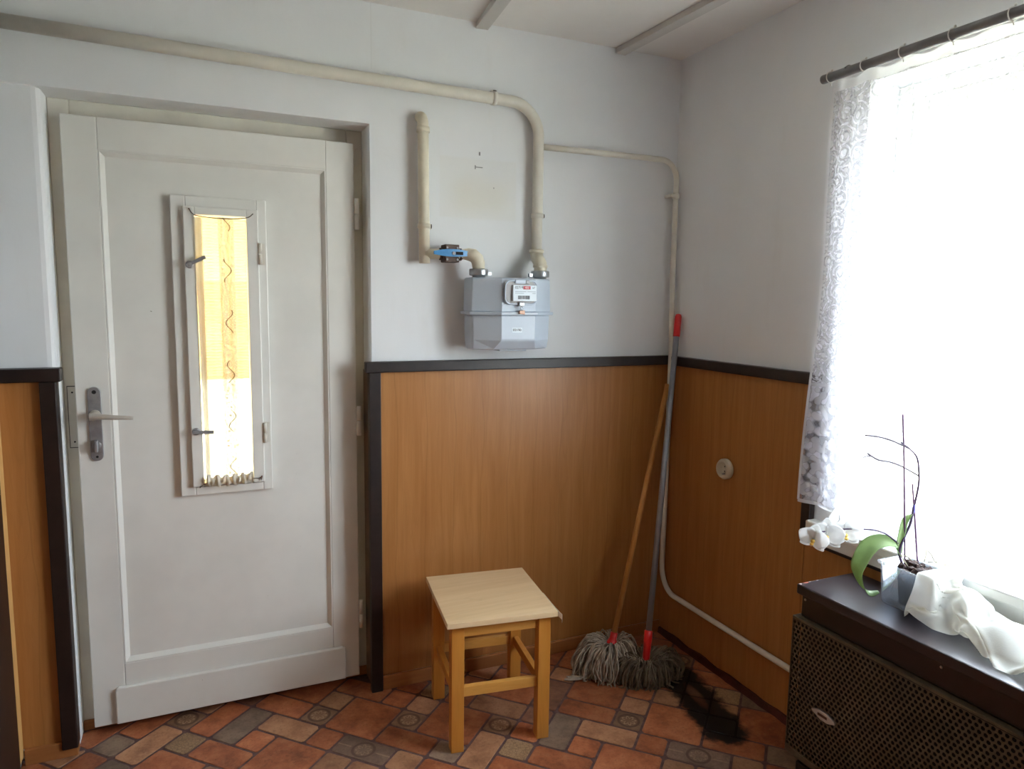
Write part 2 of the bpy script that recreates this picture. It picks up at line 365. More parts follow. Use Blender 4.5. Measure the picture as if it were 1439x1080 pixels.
# ------------------------------------------------------------------ mesh helpers
class MB:
    def __init__(s): s.v = []; s.f = []; s.sm = []
    def add(s, vs, fs, smooth=False):
        b = len(s.v); s.v += [tuple(v) for v in vs]; s.f += [tuple(i + b for i in f) for f in fs]; s.sm += [smooth] * len(fs); return s
    def box(s, x0, x1, y0, y1, z0, z1):
        x0, x1 = sorted((x0, x1)); y0, y1 = sorted((y0, y1)); z0, z1 = sorted((z0, z1))
        v = [(x, y, z) for z in (z0, z1) for y in (y0, y1) for x in (x0, x1)]
        return s.add(v, [(0, 2, 3, 1), (4, 5, 7, 6), (0, 1, 5, 4), (2, 6, 7, 3), (0, 4, 6, 2), (1, 3, 7, 5)])
    def prism(s, poly, d, smooth=False):      # poly: list of 3-D points (planar), extruded by vector d
        n = len(poly); d = Vector(d); a = [Vector(p) for p in poly]; b = [p + d for p in a]
        nrm = Vector((0, 0, 0))
        for i in range(n): nrm += a[i].cross(a[(i + 1) % n])
        if nrm.dot(d) > 0: a.reverse(); b.reverse()
        return s.add(a + b, [tuple(range(n)), tuple(range(2 * n - 1, n - 1, -1))] + [(i, n + i, n + (i + 1) % n, (i + 1) % n) for i in range(n)], smooth)
    def tube(s, pts, r, seg=12, caps=True, closed=False):
        pts = [Vector(p) for p in pts]; n = len(pts)
        rs = r if isinstance(r, (list, tuple)) else [r] * n
        tg = []
        for i in range(n):
            if closed: t = pts[(i + 1) % n] - pts[i - 1]
            else: t = pts[min(i + 1, n - 1)] - pts[max(i - 1, 0)]
            tg.append(t.normalized())
        u = tg[0].orthogonal().normalized(); vs = []
        for i in range(n):
            u = (u - tg[i] * u.dot(tg[i])).normalized(); w = tg[i].cross(u)
            for k in range(seg):
                a = 2 * pi * k / seg; vs.append(pts[i] + (u * cos(a) + w * sin(a)) * rs[i])
        fs = []
        m = n if closed else n - 1
        for i in range(m):
            j = (i + 1) % n
            for k in range(seg): fs.append((i * seg + k, i * seg + (k + 1) % seg, j * seg + (k + 1) % seg, j * seg + k))
        s.add(vs, fs, True)
        if caps and not closed:
            b = len(s.v) - n * seg
            s.f.append(tuple(b + k for k in range(seg - 1, -1, -1))); s.f.append(tuple(b + (n - 1) * seg + k for k in range(seg))); s.sm += [False, False]
        return s
    def lathe(s, prof, origin, axis=(0, 0, 1), seg=20):     # prof: (radius, height) along axis
        ax = Vector(axis).normalized(); u = ax.orthogonal().normalized(); w = ax.cross(u); o = Vector(origin); vs = []
        for r, h in prof:
            for k in range(seg):
                a = 2 * pi * k / seg; vs.append(o + ax * h + (u * cos(a) + w * sin(a)) * r)
        fs = []
        for i in range(len(prof) - 1):
            for k in range(seg): fs.append((i * seg + k, i * seg + (k + 1) % seg, (i + 1) * seg + (k + 1) % seg, (i + 1) * seg + k))
        b = len(s.v); s.add(vs, fs, True)
        s.f.append(tuple(b + k for k in range(seg - 1, -1, -1))); s.f.append(tuple(b + (len(prof) - 1) * seg + k for k in range(seg))); s.sm += [False, False]
        return s
    def cyl(s, p0, p1, r, seg=16):
        p0 = Vector(p0); d = Vector(p1) - p0
        return s.lathe([(r, 0), (r, d.length)], p0, d, seg)
    def grid(s, fn, nu, nv, smooth=True):
        vs = [fn(i / nu, j / nv) for j in range(nv + 1) for i in range(nu + 1)]
        fs = [(j * (nu + 1) + i, j * (nu + 1) + i + 1, (j + 1) * (nu + 1) + i + 1, (j + 1) * (nu + 1) + i) for j in range(nv) for i in range(nu)]
        return s.add(vs, fs, smooth)
    def ball(s, c, r, seg=10, rings=6, sq=(1, 1, 1)):
        prof = [(max(1e-4, sin(pi * i / rings)) , -cos(pi * i / rings)) for i in range(rings + 1)]
        b = len(s.v); s.lathe([(a * r, h * r) for a, h in prof], (0, 0, 0), (0, 0, 1), seg)
        for i in range(b, len(s.v)):
            x, y, z = s.v[i]; s.v[i] = (c[0] + x * sq[0], c[1] + y * sq[1], c[2] + z * sq[2])
        return s
    def build(s, name, mat, parent=None, origin=None, bevel=0, seg=2, subsurf=0, solid=0, clean=False):
        base = wloc(parent) if parent else Vector((0, 0, 0))
        o0 = Vector(origin) if origin is not None else base
        me = bpy.data.meshes.new(name)
        me.from_pydata([tuple(Vector(v) - o0) for v in s.v], [], s.f)
        me.polygons.foreach_set('use_smooth', s.sm); me.update()
        if clean:
            bm = bmesh.new(); bm.from_mesh(me); bmesh.ops.remove_doubles(bm, verts=bm.verts, dist=1e-5); bmesh.ops.recalc_face_normals(bm, faces=bm.faces); bm.to_mesh(me); bm.free()
        me.materials.append(mat)
        o = bpy.data.objects.new(name, me); COL.objects.link(o)
        if parent: o.parent = parent; o.location = o0 - base
        else: o.location = o0
        if solid: m = o.modifiers.new('solid', 'SOLIDIFY'); m.thickness = solid; m.offset = -1
        if bevel: m = o.modifiers.new('bevel', 'BEVEL'); m.width = bevel; m.segments = seg; m.limit_method = 'ANGLE'; m.angle_limit = radians(40); m.harden_normals = False
        if subsurf: m = o.modifiers.new('smooth', 'SUBSURF'); m.levels = subsurf; m.render_levels = subsurf
        return o

def wloc(o):
    v = Vector((0, 0, 0))
    while o: v += o.location; o = o.parent
    return v
def tag(o, label=None, cat=None, group=None, kind=None):
    if label: o['label'] = label
    if cat: o['category'] = cat
    if group: o['group'] = group
    if kind: o['kind'] = kind
    return o
def thing(name, label, cat, loc, group=None, kind=None):
    o = bpy.data.objects.new(name, None); COL.objects.link(o); o.location = loc; o.empty_display_size = .05
    return tag(o, label, cat, group, kind)
def B(*a): return MB().box(*a)
def arc(c, a, b, n=8):     # quarter bend: from c+a to c+b
    c, a, b = Vector(c), Vector(a), Vector(b)
    return [c + a * cos(pi / 2 * i / n) + b * sin(pi / 2 * i / n) for i in range(n + 1)]
def smoothpath(pts, n=5):
    pts = [Vector(p) for p in pts]; out = []
    P = [pts[0]] + pts + [pts[-1]]
    for i in range(1, len(P) - 2):
        for k in range(n):
            t = k / n; a, b, c, d = P[i - 1], P[i], P[i + 1], P[i + 2]
            out.append(.5 * ((2 * b) + (c - a) * t + (2 * a - 5 * b + 4 * c - d) * t * t + (3 * b - a - 3 * c + d) * t ** 3))
    out.append(pts[-1]); return out
def text(name, body, size, loc, mat, parent, rot=(pi / 2, 0, 0)):
    cu = bpy.data.curves.new(name, 'FONT'); cu.body = body; cu.size = size; cu.align_x = 'CENTER'; cu.align_y = 'CENTER'; cu.extrude = .0003
    cu.materials.append(mat); fo_ = bpy.data.objects.new(name, cu); COL.objects.link(fo_)
    me = bpy.data.meshes.new_from_object(fo_.evaluated_get(bpy.context.evaluated_depsgraph_get())); COL.objects.unlink(fo_); bpy.data.objects.remove(fo_)
    o = bpy.data.objects.new(name, me); COL.objects.link(o)
    o.parent = parent; o.location = Vector(loc) - wloc(parent); o.rotation_euler = rot; return o

# ------------------------------------------------------------------ the room shell
H = 2.519; XL = -2.47; YR = -4.6; WT = .25
OX0, OX1, OZ = -2.315, -1.327, 2.113          # door opening
WY0, WY1, WZ0, WZ1 = -2.30, -.950, .775, 2.178  # window opening

w = MB()
w.box(OX1, .32, 0, WT, 0, H)
w.box(XL - .3, OX1, 0, WT, OZ, H)
# left pier, set back slightly, with a rounded arris at the door
pier = [(XL - .3, .022), (OX0 - .022, .022), (OX0 - .010, .025), (OX0 - .003, .034), (OX0, .048), (OX0, WT), (XL - .3, WT)]
w.prism([(x, y, 0) for x, y in pier], (0, 0, OZ))
wall_back = tag(w.build('wall_back', W_BACK), 'white plastered back wall with deep door recess', 'wall', kind='structure')

w = MB()
w.box(0, .32, WY1, 0, 0, H); w.box(0, .32, YR, WY0, 0, H); w.box(0, .32, WY0, WY1, 0, WZ0 - .03); w.box(0, .32, WY0, WY1, WZ1, H)
wall_right = tag(w.build('wall_right', W_WALL), 'white plastered right wall around the bright window', 'wall', kind='structure')

w = MB()
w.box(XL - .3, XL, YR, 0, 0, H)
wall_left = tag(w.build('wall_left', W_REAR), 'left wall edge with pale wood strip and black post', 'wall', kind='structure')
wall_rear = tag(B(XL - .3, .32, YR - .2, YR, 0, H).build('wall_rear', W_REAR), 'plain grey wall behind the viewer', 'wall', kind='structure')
ceiling = tag(B(XL - .3, .32, YR - .2, WT, H, H + .12).build('ceiling', W_CEIL), 'white ceiling crossed by two thin battens', 'ceiling', kind='structure')

# wainscot panels
B(-1.300, -.001, -.010, 0, .052, 1.232).build('wainscot_panel', PANEL, wall_back, bevel=.001)
B(XL, -2.350, -.010, .022, .052, 1.232).build('wainscot_panel', PANEL, wall_back, bevel=.001)
B(-.010, 0, -.8170, -.010, .02, 1.232).build('wainscot_panel', PANEL, wall_right, bevel=.001)
B(-.010, 0, -2.6, -.8195, .02, .70).build('wainscot_panel', PANEL, wall_right, bevel=.001)
B(-.010, 0, YR, -2.6025, .02, 1.232).build('wainscot_panel', PANEL, wall_right, bevel=.001)
B(XL, XL + .008, -.075, -.011, .03, 1.232).build('wainscot_panel', PANEL_PALE, wall_left, bevel=.001)
B(XL, XL + .012, -.36, -.075, 0, 1.262).build('door_post', DARK, wall_left, bevel=.003)
B(XL, XL + .008, -2.6, -.3605, .03, 1.232).build('wainscot_panel', PANEL, wall_left, bevel=.001)

# dark rails and posts
tag(B(-1.356, -.002, -.032, -.0005, 1.2325, 1.272).build('trim_1', DARK, bevel=.003), 'dark brown rail along top of back wainscot', 'trim', kind='structure')
tag(MB().box(-1.344, -1.300, -.030, -.0005, .0, 1.232).build('trim_2', DARK, bevel=.003), 'dark brown upright post right of the door', 'trim', kind='structure')
tag(B(XL + .001, -2.297, -.030, .021, 1.2325, 1.274).build('trim_3', DARK, bevel=.003), 'short dark rail left of the door', 'trim', kind='structure')
tag(MB().box(-2.355, -2.310, -.030, .021, .03, 1.232).build('trim_4', DARK, bevel=.003), 'dark brown upright post left of the door', 'trim', kind='structure')
tag(B(-.032, -.0005, -.842, -.033, 1.2325, 1.272).build('trim_5', DARK, bevel=.003), 'dark brown rail on right wall above socket', 'trim', kind='structure')
tag(B(-.026, -.0005, -.846, -.808, .708, 1.232).build('trim_6', DARK, bevel=.003), 'dark upright post below the lace curtain beside the window', 'trim', kind='structure')
tag(B(-.028, -.0005, -2.34, -.842, .692, .700).build('trim_7', DARK), 'thin dark strip under the window sill', 'trim', kind='structure')
# ceiling battens
for i, (x, dx) in enumerate(((-.905, -.10), (-.302, .04))):
    b = MB(); v = Vector((dx, -1, 0)).normalized(); n_ = Vector((-v.y, v.x, 0)) * .024
    a = Vector((x, 0, 0)); e = Vector((x, 0, 0)) + v * 4.5
    b.prism([(p.x, p.y, H - .022) for p in (a - n_, a + n_, e + n_, e - n_)], (0, 0, .022))
    tag(b.build('trim_%d' % (8 + i), BATTEN, bevel=.002), ['ceiling batten above the main gas pipe', 'ceiling batten nearest the right wall'][i], 'trim', kind='structure')
# baseboards
tag(B(-1.2995, -.012, -.024, -.0105, 0, .0535).build('baseboard_back', SKIRT, bevel=.003), 'narrow wooden skirting along the back wall', 'baseboard', kind='structure')
tag(B(XL + .011, -2.312, -.022, .02, 0, .0535).build('baseboard_left', SKIRT, bevel=.003), 'narrow wooden skirting left of the door', 'baseboard', kind='structure')
def ragged():
    m = MB(); n = 60; top = []
    for i in range(n + 1):
        y = -.012 - i * (2.2 / n); top.append((y, .026 + .010 * noise.noise(Vector((y * 11, 3, 0)))))
    vs = []
    for y, z in top: vs += [(-.0105, y, 0), (-.026 - .006 * noise.noise(Vector((y * 17, 0, 0))), y, 0), (-.0205, y, z), (-.0105, y, z)]
    fs = []
    for i in range(n):
        a = i * 4; b = a + 4
        fs += [(a, a + 1, b + 1, b), (a + 1, a + 2, b + 2, b + 1), (a + 2, a + 3, b + 3, b + 2), (a + 3, a, b, b + 3)]
    fs += [(3, 2, 1, 0), (n * 4, n * 4 + 1, n * 4 + 2, n * 4 + 3)]
    return m.add(vs, fs)
tag(ragged().build('baseboard_right', REDDARK), 'ragged dark red strip at foot of right wall', 'baseboard', kind='structure')

# ------------------------------------------------------------------ floor: printed tile courses, each tile its own piece
fl = MB().box(XL - .3, .32, YR - .2, WT, -.12, -.0022)
floor = tag(fl.build('floor', GROUT), 'worn floor of terracotta, tan and grey tiles with a black scorch', 'floor', kind='structure')
TA = radians(-46.25); TU = Vector((cos(TA), sin(TA))); TV = Vector((sin(TA), -cos(TA))); TS = .104; TO = (-.0165, -.00866)
KNOWN = [(-9, 10, 2, 2, 'o'), (-10, 11, 1, 1, 'm'), (-10, 10, 1, 1, 't'), (-11, 12, 2, 1, 't'), (-11, 13, 1, 1, 'o'), (-12, 12, 1, 2, 'g'), (-9, 12, 1, 1, 'o'),
         (-10, 13, 2, 2, 'o'), (-8, 12, 2, 1, 'p'), (-12, 14, 2, 1, 'o'), (-14, 13, 1, 1, 'm'), (-14, 14, 1, 2, 't'), (-13, 14, 1, 1, 'q'), (-13, 12, 1, 2, 'o'),
         (-15, 13, 1, 2, 'o'), (-15, 15, 1, 1, 'g'), (-16, 14, 1, 2, 'o'), (-12, 11, 2, 1, 'o'), (-12, 9, 2, 2, 'o'), (-7, 9, 1, 1, 't'), (-7, 10, 1, 1, 'm'),
         (-6, 9, 2, 2, 'o'), (-7, 11, 2, 1, 'o'), (-5, 11, 1, 1, 'g'), (-6, 12, 1, 1, 't'), (-8, 9, 1, 1, 'o'), (-4, 9, 1, 1, 'm'), (-4, 10, 1, 2, 't'),
         (-3, 10, 1, 1, 'q'), (-5, 8, 2, 1, 't'), (-5, 6, 2, 2, 'o'), (-3, 6, 1, 2, 'b'), (-3, 8, 1, 1, 'b'), (-3, 9, 1, 1, 'o'), (-2, 10, 2, 1, 'o'),
         (-3, 11, 2, 2, 'o'), (-2, 8, 1, 2, 'g'), (1, 6, 2, 2, 'o'), (-8, 13, 1, 1, 't'), (0, 6, 1, 1, 't'), (1, 2, 1, 1, 'm'), (3, 4, 1, 1, 'q')]
occ = {}; tiles = []
def put(u, v, w_, h_, k):
    cells = [(u + i, v + j) for i in range(w_) for j in range(h_)]
    if any(c in occ for c in cells): return False
    for c in cells: occ[c] = 1
    tiles.append((u, v, w_, h_, k)); return True
for k in (0, 1, -1, 2, -2, 3, -3):
    for (u, v, a, b, c) in KNOWN: put(u + 10 * k, v - 4 * k, a, b, c)
rg = random.Random(3)
kinds = 'ooootgob'
def inside(u, v):
    q = TU * ((u + .5) * TS + TO[0]) + TV * ((v + .5) * TS + TO[1])
    return XL - .2 < q.x < .2 and YR < q.y < .3
for v in range(-4, 56):
    for u in range(-50, 45):
        if (u, v) in occ or not inside(u, v): continue
        opts = [(2, 2), (2, 1), (1, 2), (1, 1)]
        rg.shuffle(opts)
        for (a, b) in opts:
            if put(u, v, a, b, 'o' if a * b == 4 else rg.choice(kinds)): break
def clip(poly, ax, val, keep_less):
    out = []
    for i in range(len(poly)):
        p, q = poly[i], poly[(i + 1) % len(poly)]
        ip = (p[ax] <= val) == keep_less; iq = (q[ax] <= val) == keep_less
        if ip: out.append(p)
        if ip != iq:
            t = (val - p[ax]) / (q[ax] - p[ax]); out.append(Vector((p[0] + t * (q[0] - p[0]), p[1] + t * (q[1] - p[1]))))
    return out
def area(p): return abs(sum(p[i].x * p[(i + 1) % len(p)].y - p[(i + 1) % len(p)].x * p[i].y for i in range(len(p)))) / 2
near = []
for (u, v, a, b, k) in tiles:
    g = .045; c = .12
    loc = [(u + g, v + g), (u + a - g, v + g), (u + a - g, v + b - g), (u + g, v + b - g)]
    cor = []
    for i in range(4):          # clipped corners, a little uneven
        p = Vector(loc[i]); pr = Vector(loc[i - 1]); nx = Vector(loc[(i + 1) % 4])
        cc = c * rg.uniform(.25, .8)
        cor += [p + (pr - p).normalized() * cc, p + (nx - p).normalized() * cc]
    P = [TU * (q.x * TS + TO[0]) + TV * (q.y * TS + TO[1]) for q in cor]
    ctr = TU * ((u + a / 2) * TS + TO[0]) + TV * ((v + b / 2) * TS + TO[1])
    yb = .118 if OX0 + .03 < ctr.x < OX1 - .03 else -.0005
    P = clip(P, 0, -.001, True)
    if P: P = clip(P, 0, XL + .001, False)
    if P: P = clip(P, 1, yb, True)
    if P: P = clip(P, 1, YR + .001, False)
    if len(P) < 3 or area(P) < 3e-4: continue
    near.append((-(ctr - Vector((-1.4, -.3))).length, P, ctr, k))
near.sort(key=lambda q: -q[0])
def tile_geo(m, P):
    n = len(P); ar = sum(P[i].x * P[(i + 1) % n].y - P[(i + 1) % n].x * P[i].y for i in range(n))
    if ar < 0: P = P[::-1]
    cx = sum((p for p in P), Vector((0, 0))) / n
    lo = [(p.x, p.y, -.0021) for p in P]; mid = [(p.x, p.y, -.0008) for p in P]
    top = [(p.x + (cx.x - p.x) * .03, p.y + (cx.y - p.y) * .03, 0.0) for p in P]
    fs = [tuple(range(2 * n, 3 * n))]
    for i in range(n):
        j = (i + 1) % n; fs += [(i, j, n + j, n + i), (n + i, n + j, 2 * n + j, 2 * n + i)]
    m.add(lo + mid + top, fs)
for i, (d, P, ctr, k) in enumerate(near[:290]):
    m = MB(); tile_geo(m, P); m.build('floor_tile', TM[k], floor, origin=(ctr.x, ctr.y, 0))
for k in 'otgb':
    m = MB()
    for (d, P, ctr, kk) in near[290:]:
        if kk == k or (k == 't' and kk in 'mpq'): tile_geo(m, P)
    if m.v: tag(m.build('floor_tiles_beyond', TM[k], floor), kind='stuff')

# ------------------------------------------------------------------ door
tr = MB()
tr.box(OX0, -2.255, .130, WT, 0, OZ); tr.box(-1.385, OX1, .130, WT, 0, OZ); tr.box(-2.255, -1.385, .130, WT, 2.035, OZ)
fr = tag(tr.build('trim_10', PAINT_OLD, bevel=.004), 'yellowed white door frame set back in the recess', 'door frame', kind='structure')
B(-2.306, -2.277, .1290, .1301, .9945, 1.2015).build('strike_recess', BLACK, fr)
B(-2.304, -2.279, .1275, .130, .997, 1.199).build('strike_plate', PAINT_OLD, fr)
for z in (1.18, 1.015): MB().cyl((-2.291, .1276, z), (-2.291, .1265, z), .003, 8).build('screw', BLACK, fr)
tag(B(OX1 - .004, OX1 + .001, -.0004, .1298, .0, 1.232).build('trim_12', plain('worn_lining', sr(112, 90, 76), .6, nscale=12, namt=.2)), 'dull brown lining of the door recess at right', 'trim', kind='structure')
tag(B(OX0, OX1, .122, WT, -.002, .034).build('trim_11', SKIRT, bevel=.004), 'brown wooden door threshold', 'threshold', kind='structure')

door = thing('door_1', 'white panelled door with narrow curtained glass pane', 'door', (-1.37, .10, .03), kind='structure')
DX0, DX1, DZ0, DZ1, DY0, DY1 = -2.275, -1.370, .030, 2.056, .072, .125
B(DX0, -2.176, DY0, DY1, DZ0, DZ1).build('stile', PAINT, door, bevel=.003)
B(-1.4695, DX1, DY0, DY1, DZ0, DZ1).build('stile', PAINT, door, bevel=.003)
B(-2.1755, -1.470, DY0, DY1, 1.955, DZ1).build('rail', PAINT, door, bevel=.002)
B(-2.1755, -1.470, DY0, DY1, DZ0, .242).build('rail', PAINT, door, bevel=.002)
GX0, GX1, GZ0, GZ1 = -1.903, -1.742, .858, 1.770
pm = MB(); PY0, PY1 = .088, .115
pm.box(-2.1755, GX0, PY0, PY1, .242, 1.955); pm.box(GX1, -1.470, PY0, PY1, .242, 1.955)
pm.box(GX0, GX1, PY0, PY1, .242, GZ0); pm.box(GX0, GX1, PY0, PY1, GZ1, 1.955)
pm.build('panel', PAINT, door)
def mitre_frame(x0, x1, z0, z1, w_, yf, yb, prof):
    """picture-frame moulding; prof: list of (inset 0..w, y) front profile points from outer to inner edge"""
    m = MB(); rings = []
    for ins, yy in prof: rings.append([(x0 + ins, yy, z0 + ins), (x1 - ins, yy, z0 + ins), (x1 - ins, yy, z1 - ins), (x0 + ins, yy, z1 - ins)])
    vs = [p for r in rings for p in r]; fs = []
    for i in range(len(rings) - 1):
        for k in range(4): fs.append((i * 4 + k, i * 4 + (k + 1) % 4, (i + 1) * 4 + (k + 1) % 4, (i + 1) * 4 + k))
    return m.add(vs, fs)
mitre_frame(-2.1755, -1.470, .242, 1.955, .018, 0, 0, [(0, .088), (0, .0725), (.004, .0725), (.017, .0875), (.017, .0885)]).build('panel_moulding', PAINT, door)
# kick board with rounded upper corners
kb = []
for cx, s_ in ((-2.207, 1), (-1.425, -1)):
    pts = [(cx, .034), (cx, .152), (cx + s_ * .004, .160), (cx + s_ * .012, .165)]
    kb += pts if s_ == 1 else pts[::-1]
MB().prism([(x, .056, z) for x, z in kb], (0, .0158, 0)).build('kick_board', PAINT, door, bevel=.005, seg=3)
# glazed opening: architrave, casement, pane
fm = MB(); ox0, ox1, oz0, oz1 = -1.977, -1.676, .812, 1.832
for bx in ((ox0, GX0 - .028, oz0, oz1), (GX1 + .034, ox1, oz0, oz1), (GX0 - .028, GX1 + .034, oz0, GZ0 - .018), (GX0 - .028, GX1 + .034, GZ1 + .022, oz1)):
    fm.box(bx[0], bx[1], .066, .088, bx[2], bx[3])
fm.build('glazing_frame', PAINT, door, bevel=.003)
cm = MB(); cx0, cx1, cz0, cz1 = -1.939, -1.704, .845, 1.796
for bx in ((cx0, GX0, cz0, cz1), (GX1, cx1, cz0, cz1), (GX0, GX1, cz0, GZ0), (GX0, GX1, GZ1, cz1)):
    cm.box(bx[0], bx[1], .050, .086, bx[2], bx[3])
case = cm.build('casement', PAINT, door, bevel=.003)
B(GX0 - .001, GX1 + .001, .074, .078, GZ0 - .001, GZ1 + .001).build('pane', GLASS, case)
for z, ang in ((1.605, radians(28)), (1.040, radians(-2))):
    m = MB(); xc = -1.923
    m.lathe([(.013, 0), (.013, .004), (.008, .006)], (xc, .050, z), (0, -1, 0), 14)
    m.cyl((xc, .050, z), (xc, .026, z), .0055, 10)
    d = Vector((cos(ang), 0, sin(ang))); p0 = Vector((xc, .0265, z)) - d * .012; p1 = p0 + d * .068
    n_ = Vector((-d.z, 0, d.x))
    m.prism([p0 - n_ * .005, p0 + n_ * .005, p1 + n_ * .0065, p1 - n_ * .0065], (0, .006, 0))
    m.build('latch', STEEL, case, bevel=.001)
for z in (1.648, 1.022):
    m = MB(); m.cyl((-1.6995, .0485, z - .036), (-1.6995, .0485, z - .001), .006, 10); m.cyl((-1.6995, .0485, z + .001), (-1.6995, .0485, z + .036), .006, 10)
    m.box(-1.6995, -1.683, .062, .0675, z - .036, z + .036)
    m.build('hinge', PAINT_OLD, case)
# lock plate with lever and thumb turn
pl_ = []
for i in range(13): a = pi * i / 12; pl_.append((-2.2215 + .019 * cos(a), 1.184 + .019 * sin(a)))
for i in range(13): a = pi + pi * i / 12; pl_.append((-2.2215 + .019 * cos(a), .977 + .019 * sin(a)))
plate = MB().prism([(x, .0645, z) for x, z in pl_], (0, .0075, 0)).build('handle_plate', STEEL, door, bevel=.002)
m = MB(); m.lathe([(.017, 0), (.017, .006), (.0125, .010), (.0115, .050)], (-2.2215, .0645, 1.111), (0, -1, 0), 16)
m.build('lever_rose', LEVERM, plate)
lv = smoothpath([(-2.232, .014, 1.113), (-2.2, .010, 1.112), (-2.16, .008, 1.108), (-2.108, .012, 1.103)], 6)
m = MB().tube(lv, [.0115 - .006 * i / (len(lv) - 1) for i in range(len(lv))], 12); m.build('lever', LEVERM, plate)
m = MB(); m.lathe([(.015, 0), (.013, .005)], (-2.2215, .0645, 1.010), (0, -1, 0), 16)
m.box(-2.2265, -2.2165, .040, .060, .990, 1.030); m.build('thumb_turn', STEEL, plate, bevel=.003)
for z, r in ((1.186, .0065), (.972, .004)): MB().cyl((-2.2215, .0652, z), (-2.2215, .0636, z), r, 12).build('screw_hole', BLACK, plate)
for z in (1.806, 1.043, .283):
    m = MB(); m.cyl((-1.362, .066, z - .055), (-1.362, .066, z - .001), .0085, 12); m.cyl((-1.362, .066, z + .001), (-1.362, .066, z + .055), .0085, 12)
    m.box(-1.362, -1.352, .066, .133, z - .055, z); m.build('hinge', PAINT_OLD, door)

# lace on the door glass (hangs on a cord between nails)
dc = thing('lace_curtain', 'narrow crochet lace curtain stretched over the door glass', 'curtain', (-1.82, .045, 1.768))
def dl(u, v):
    z = 1.764 - v * .885; pinch = .008 * v
    x0, x1 = -1.905 + pinch * 1.1, -1.738 - pinch * .6 - .006
    return (x0 + (x1 - x0) * u, .0445 + .003 * sin(u * 34) * (.35 + v), z + .006 * cos((u - .5) * 2.6) * (1 - v) - .006 * (1 - v))
MB().grid(dl, 48, 60).build('lace_panel', LACE_D, dc)
def fr_(u, v):
    a = u * 2 * pi * 9
    return (-1.896 + u * .150 + .002 * sin(a * 1.7), .042 - .010 * sin(v * pi) * (1 + .5 * sin(a)) , .884 - v * .034 + .005 * sin(a * .6 + v * 2) - .004 * sin(u * pi))
MB().grid(fr_, 90, 8).build('gathered_hem', FRILL, dc)
cd = MB().tube(smoothpath([(-1.918, .047, 1.786), (-1.898, .043, 1.766), (-1.82, .043, 1.760), (-1.745, .043, 1.766), (-1.722, .047, 1.780)], 6), .0016, 6); cd.build('cord', CORD, dc)
cd = MB().tube(smoothpath([(-1.916, .047, .846), (-1.890, .042, .858), (-1.82, .041, .856), (-1.75, .042, .862), (-1.722, .047, .860), (-1.714, .045, .868), (-1.717, .045, .852)], 6), .0016, 6); cd.build('cord', CORD, dc)
for x, z in ((-1.919, 1.787), (-1.721, 1.781), (-1.917, .845), (-1.719, .860)): MB().cyl((x, .0505, z), (x, .042, z), .002, 8).build('nail', CORD, dc)

# ------------------------------------------------------------------ window
win = thing('window_1', 'bright overexposed window in the right wall', 'window', (.15, -1.625, WZ0), kind='structure')
m = MB(); fx0, fx1 = .13, .20; t_ = .045
m.box(fx0, fx1, WY0, WY0 + t_, WZ0, WZ1); m.box(fx0, fx1, WY1 - t_, WY1, WZ0, WZ1); m.box(fx0, fx1, WY0 + t_, WY1 - t_, WZ0, WZ0 + t_); m.box(fx0, fx1, WY0 + t_, WY1 - t_, WZ1 - t_, WZ1)
m.build('window_frame', SASH, win, bevel=.003)
ym = (WY0 + WY1) / 2
for y0, y1 in ((WY0 + t_, ym), (ym, WY1 - t_)):
    m = MB(); z0, z1 = WZ0 + t_, WZ1 - t_; s_ = .05
    m.box(.14, .185, y0, y0 + s_, z0, z1); m.box(.14, .185, y1 - s_, y1, z0, z1); m.box(.14, .185, y0 + s_, y1 - s_, z0, z0 + s_); m.box(.14, .185, y0 + s_, y1 - s_, z1 - s_, z1)
    sash = m.build('sash', SASH, win, bevel=.003)
    B(.160, .164, y0 + s_ - .003, y1 - s_ + .003, z0 + s_ - .003, z1 - s_ + .003).build('pane', GLASS, sash)
B(-.040, .129, -2.36, -.8430, .742, .775).build('window_sill', SASH, win, bevel=.006)
B(-.026, .0, -2.34, -.8430, .7005, .7415).build('sill_apron', SASH, win, bevel=.003)

# ------------------------------------------------------------------ outside
tag(B(-25, 40, -30, 30, -.5, -.35).build('ground', PAVE), 'pale yard outside', 'ground', kind='structure')
yw = tag(B(-9, 9, 3.4, 3.7, -.35, .86).build('yard_wall', YARD_WHITE), 'yellow house wall across the yard seen through the door glass', 'wall', kind='structure')
B(-9, 9, 3.43, 3.7, .86, 1.62).build('upper_wall', OCHRE, yw); B(-9, 9, 3.41, 3.7, 1.62, 2.74).build('daylight_band', YELLOW, yw)  # wall colours split into bands to imitate brighter and dimmer outdoor light

tag(B(-4.6, 1.4, WT, 3.75, 2.75, 2.87).build('shade_roof', YARD_WHITE), 'added unseen roof shading the yard outside the door', 'roof', kind='structure')  # added out of view to keep sky light off the yard wall
pl = MB(); px = -3.9
for a in ((WT, 2.15, -.35, 2.75), (2.95, 3.41, -.35, 2.75), (2.15, 2.95, -.35, .15), (2.15, 2.95, 1.62, 2.75)): pl.box(px - .12, px, *a)
tag(pl.build('shade_side_wall', YARD_WHITE), 'added unseen side wall with low opening steering light onto the yard', 'wall', kind='structure')  # unseen wall added as a light blocker; its opening lets some daylight in
tag(B(1.28, 1.40, WT, 3.41, -.35, 2.75).build('shade_side_wall', YARD_WHITE), 'added unseen side wall closing off light on the right', 'wall', kind='structure')  # unseen wall added to block daylight from this end

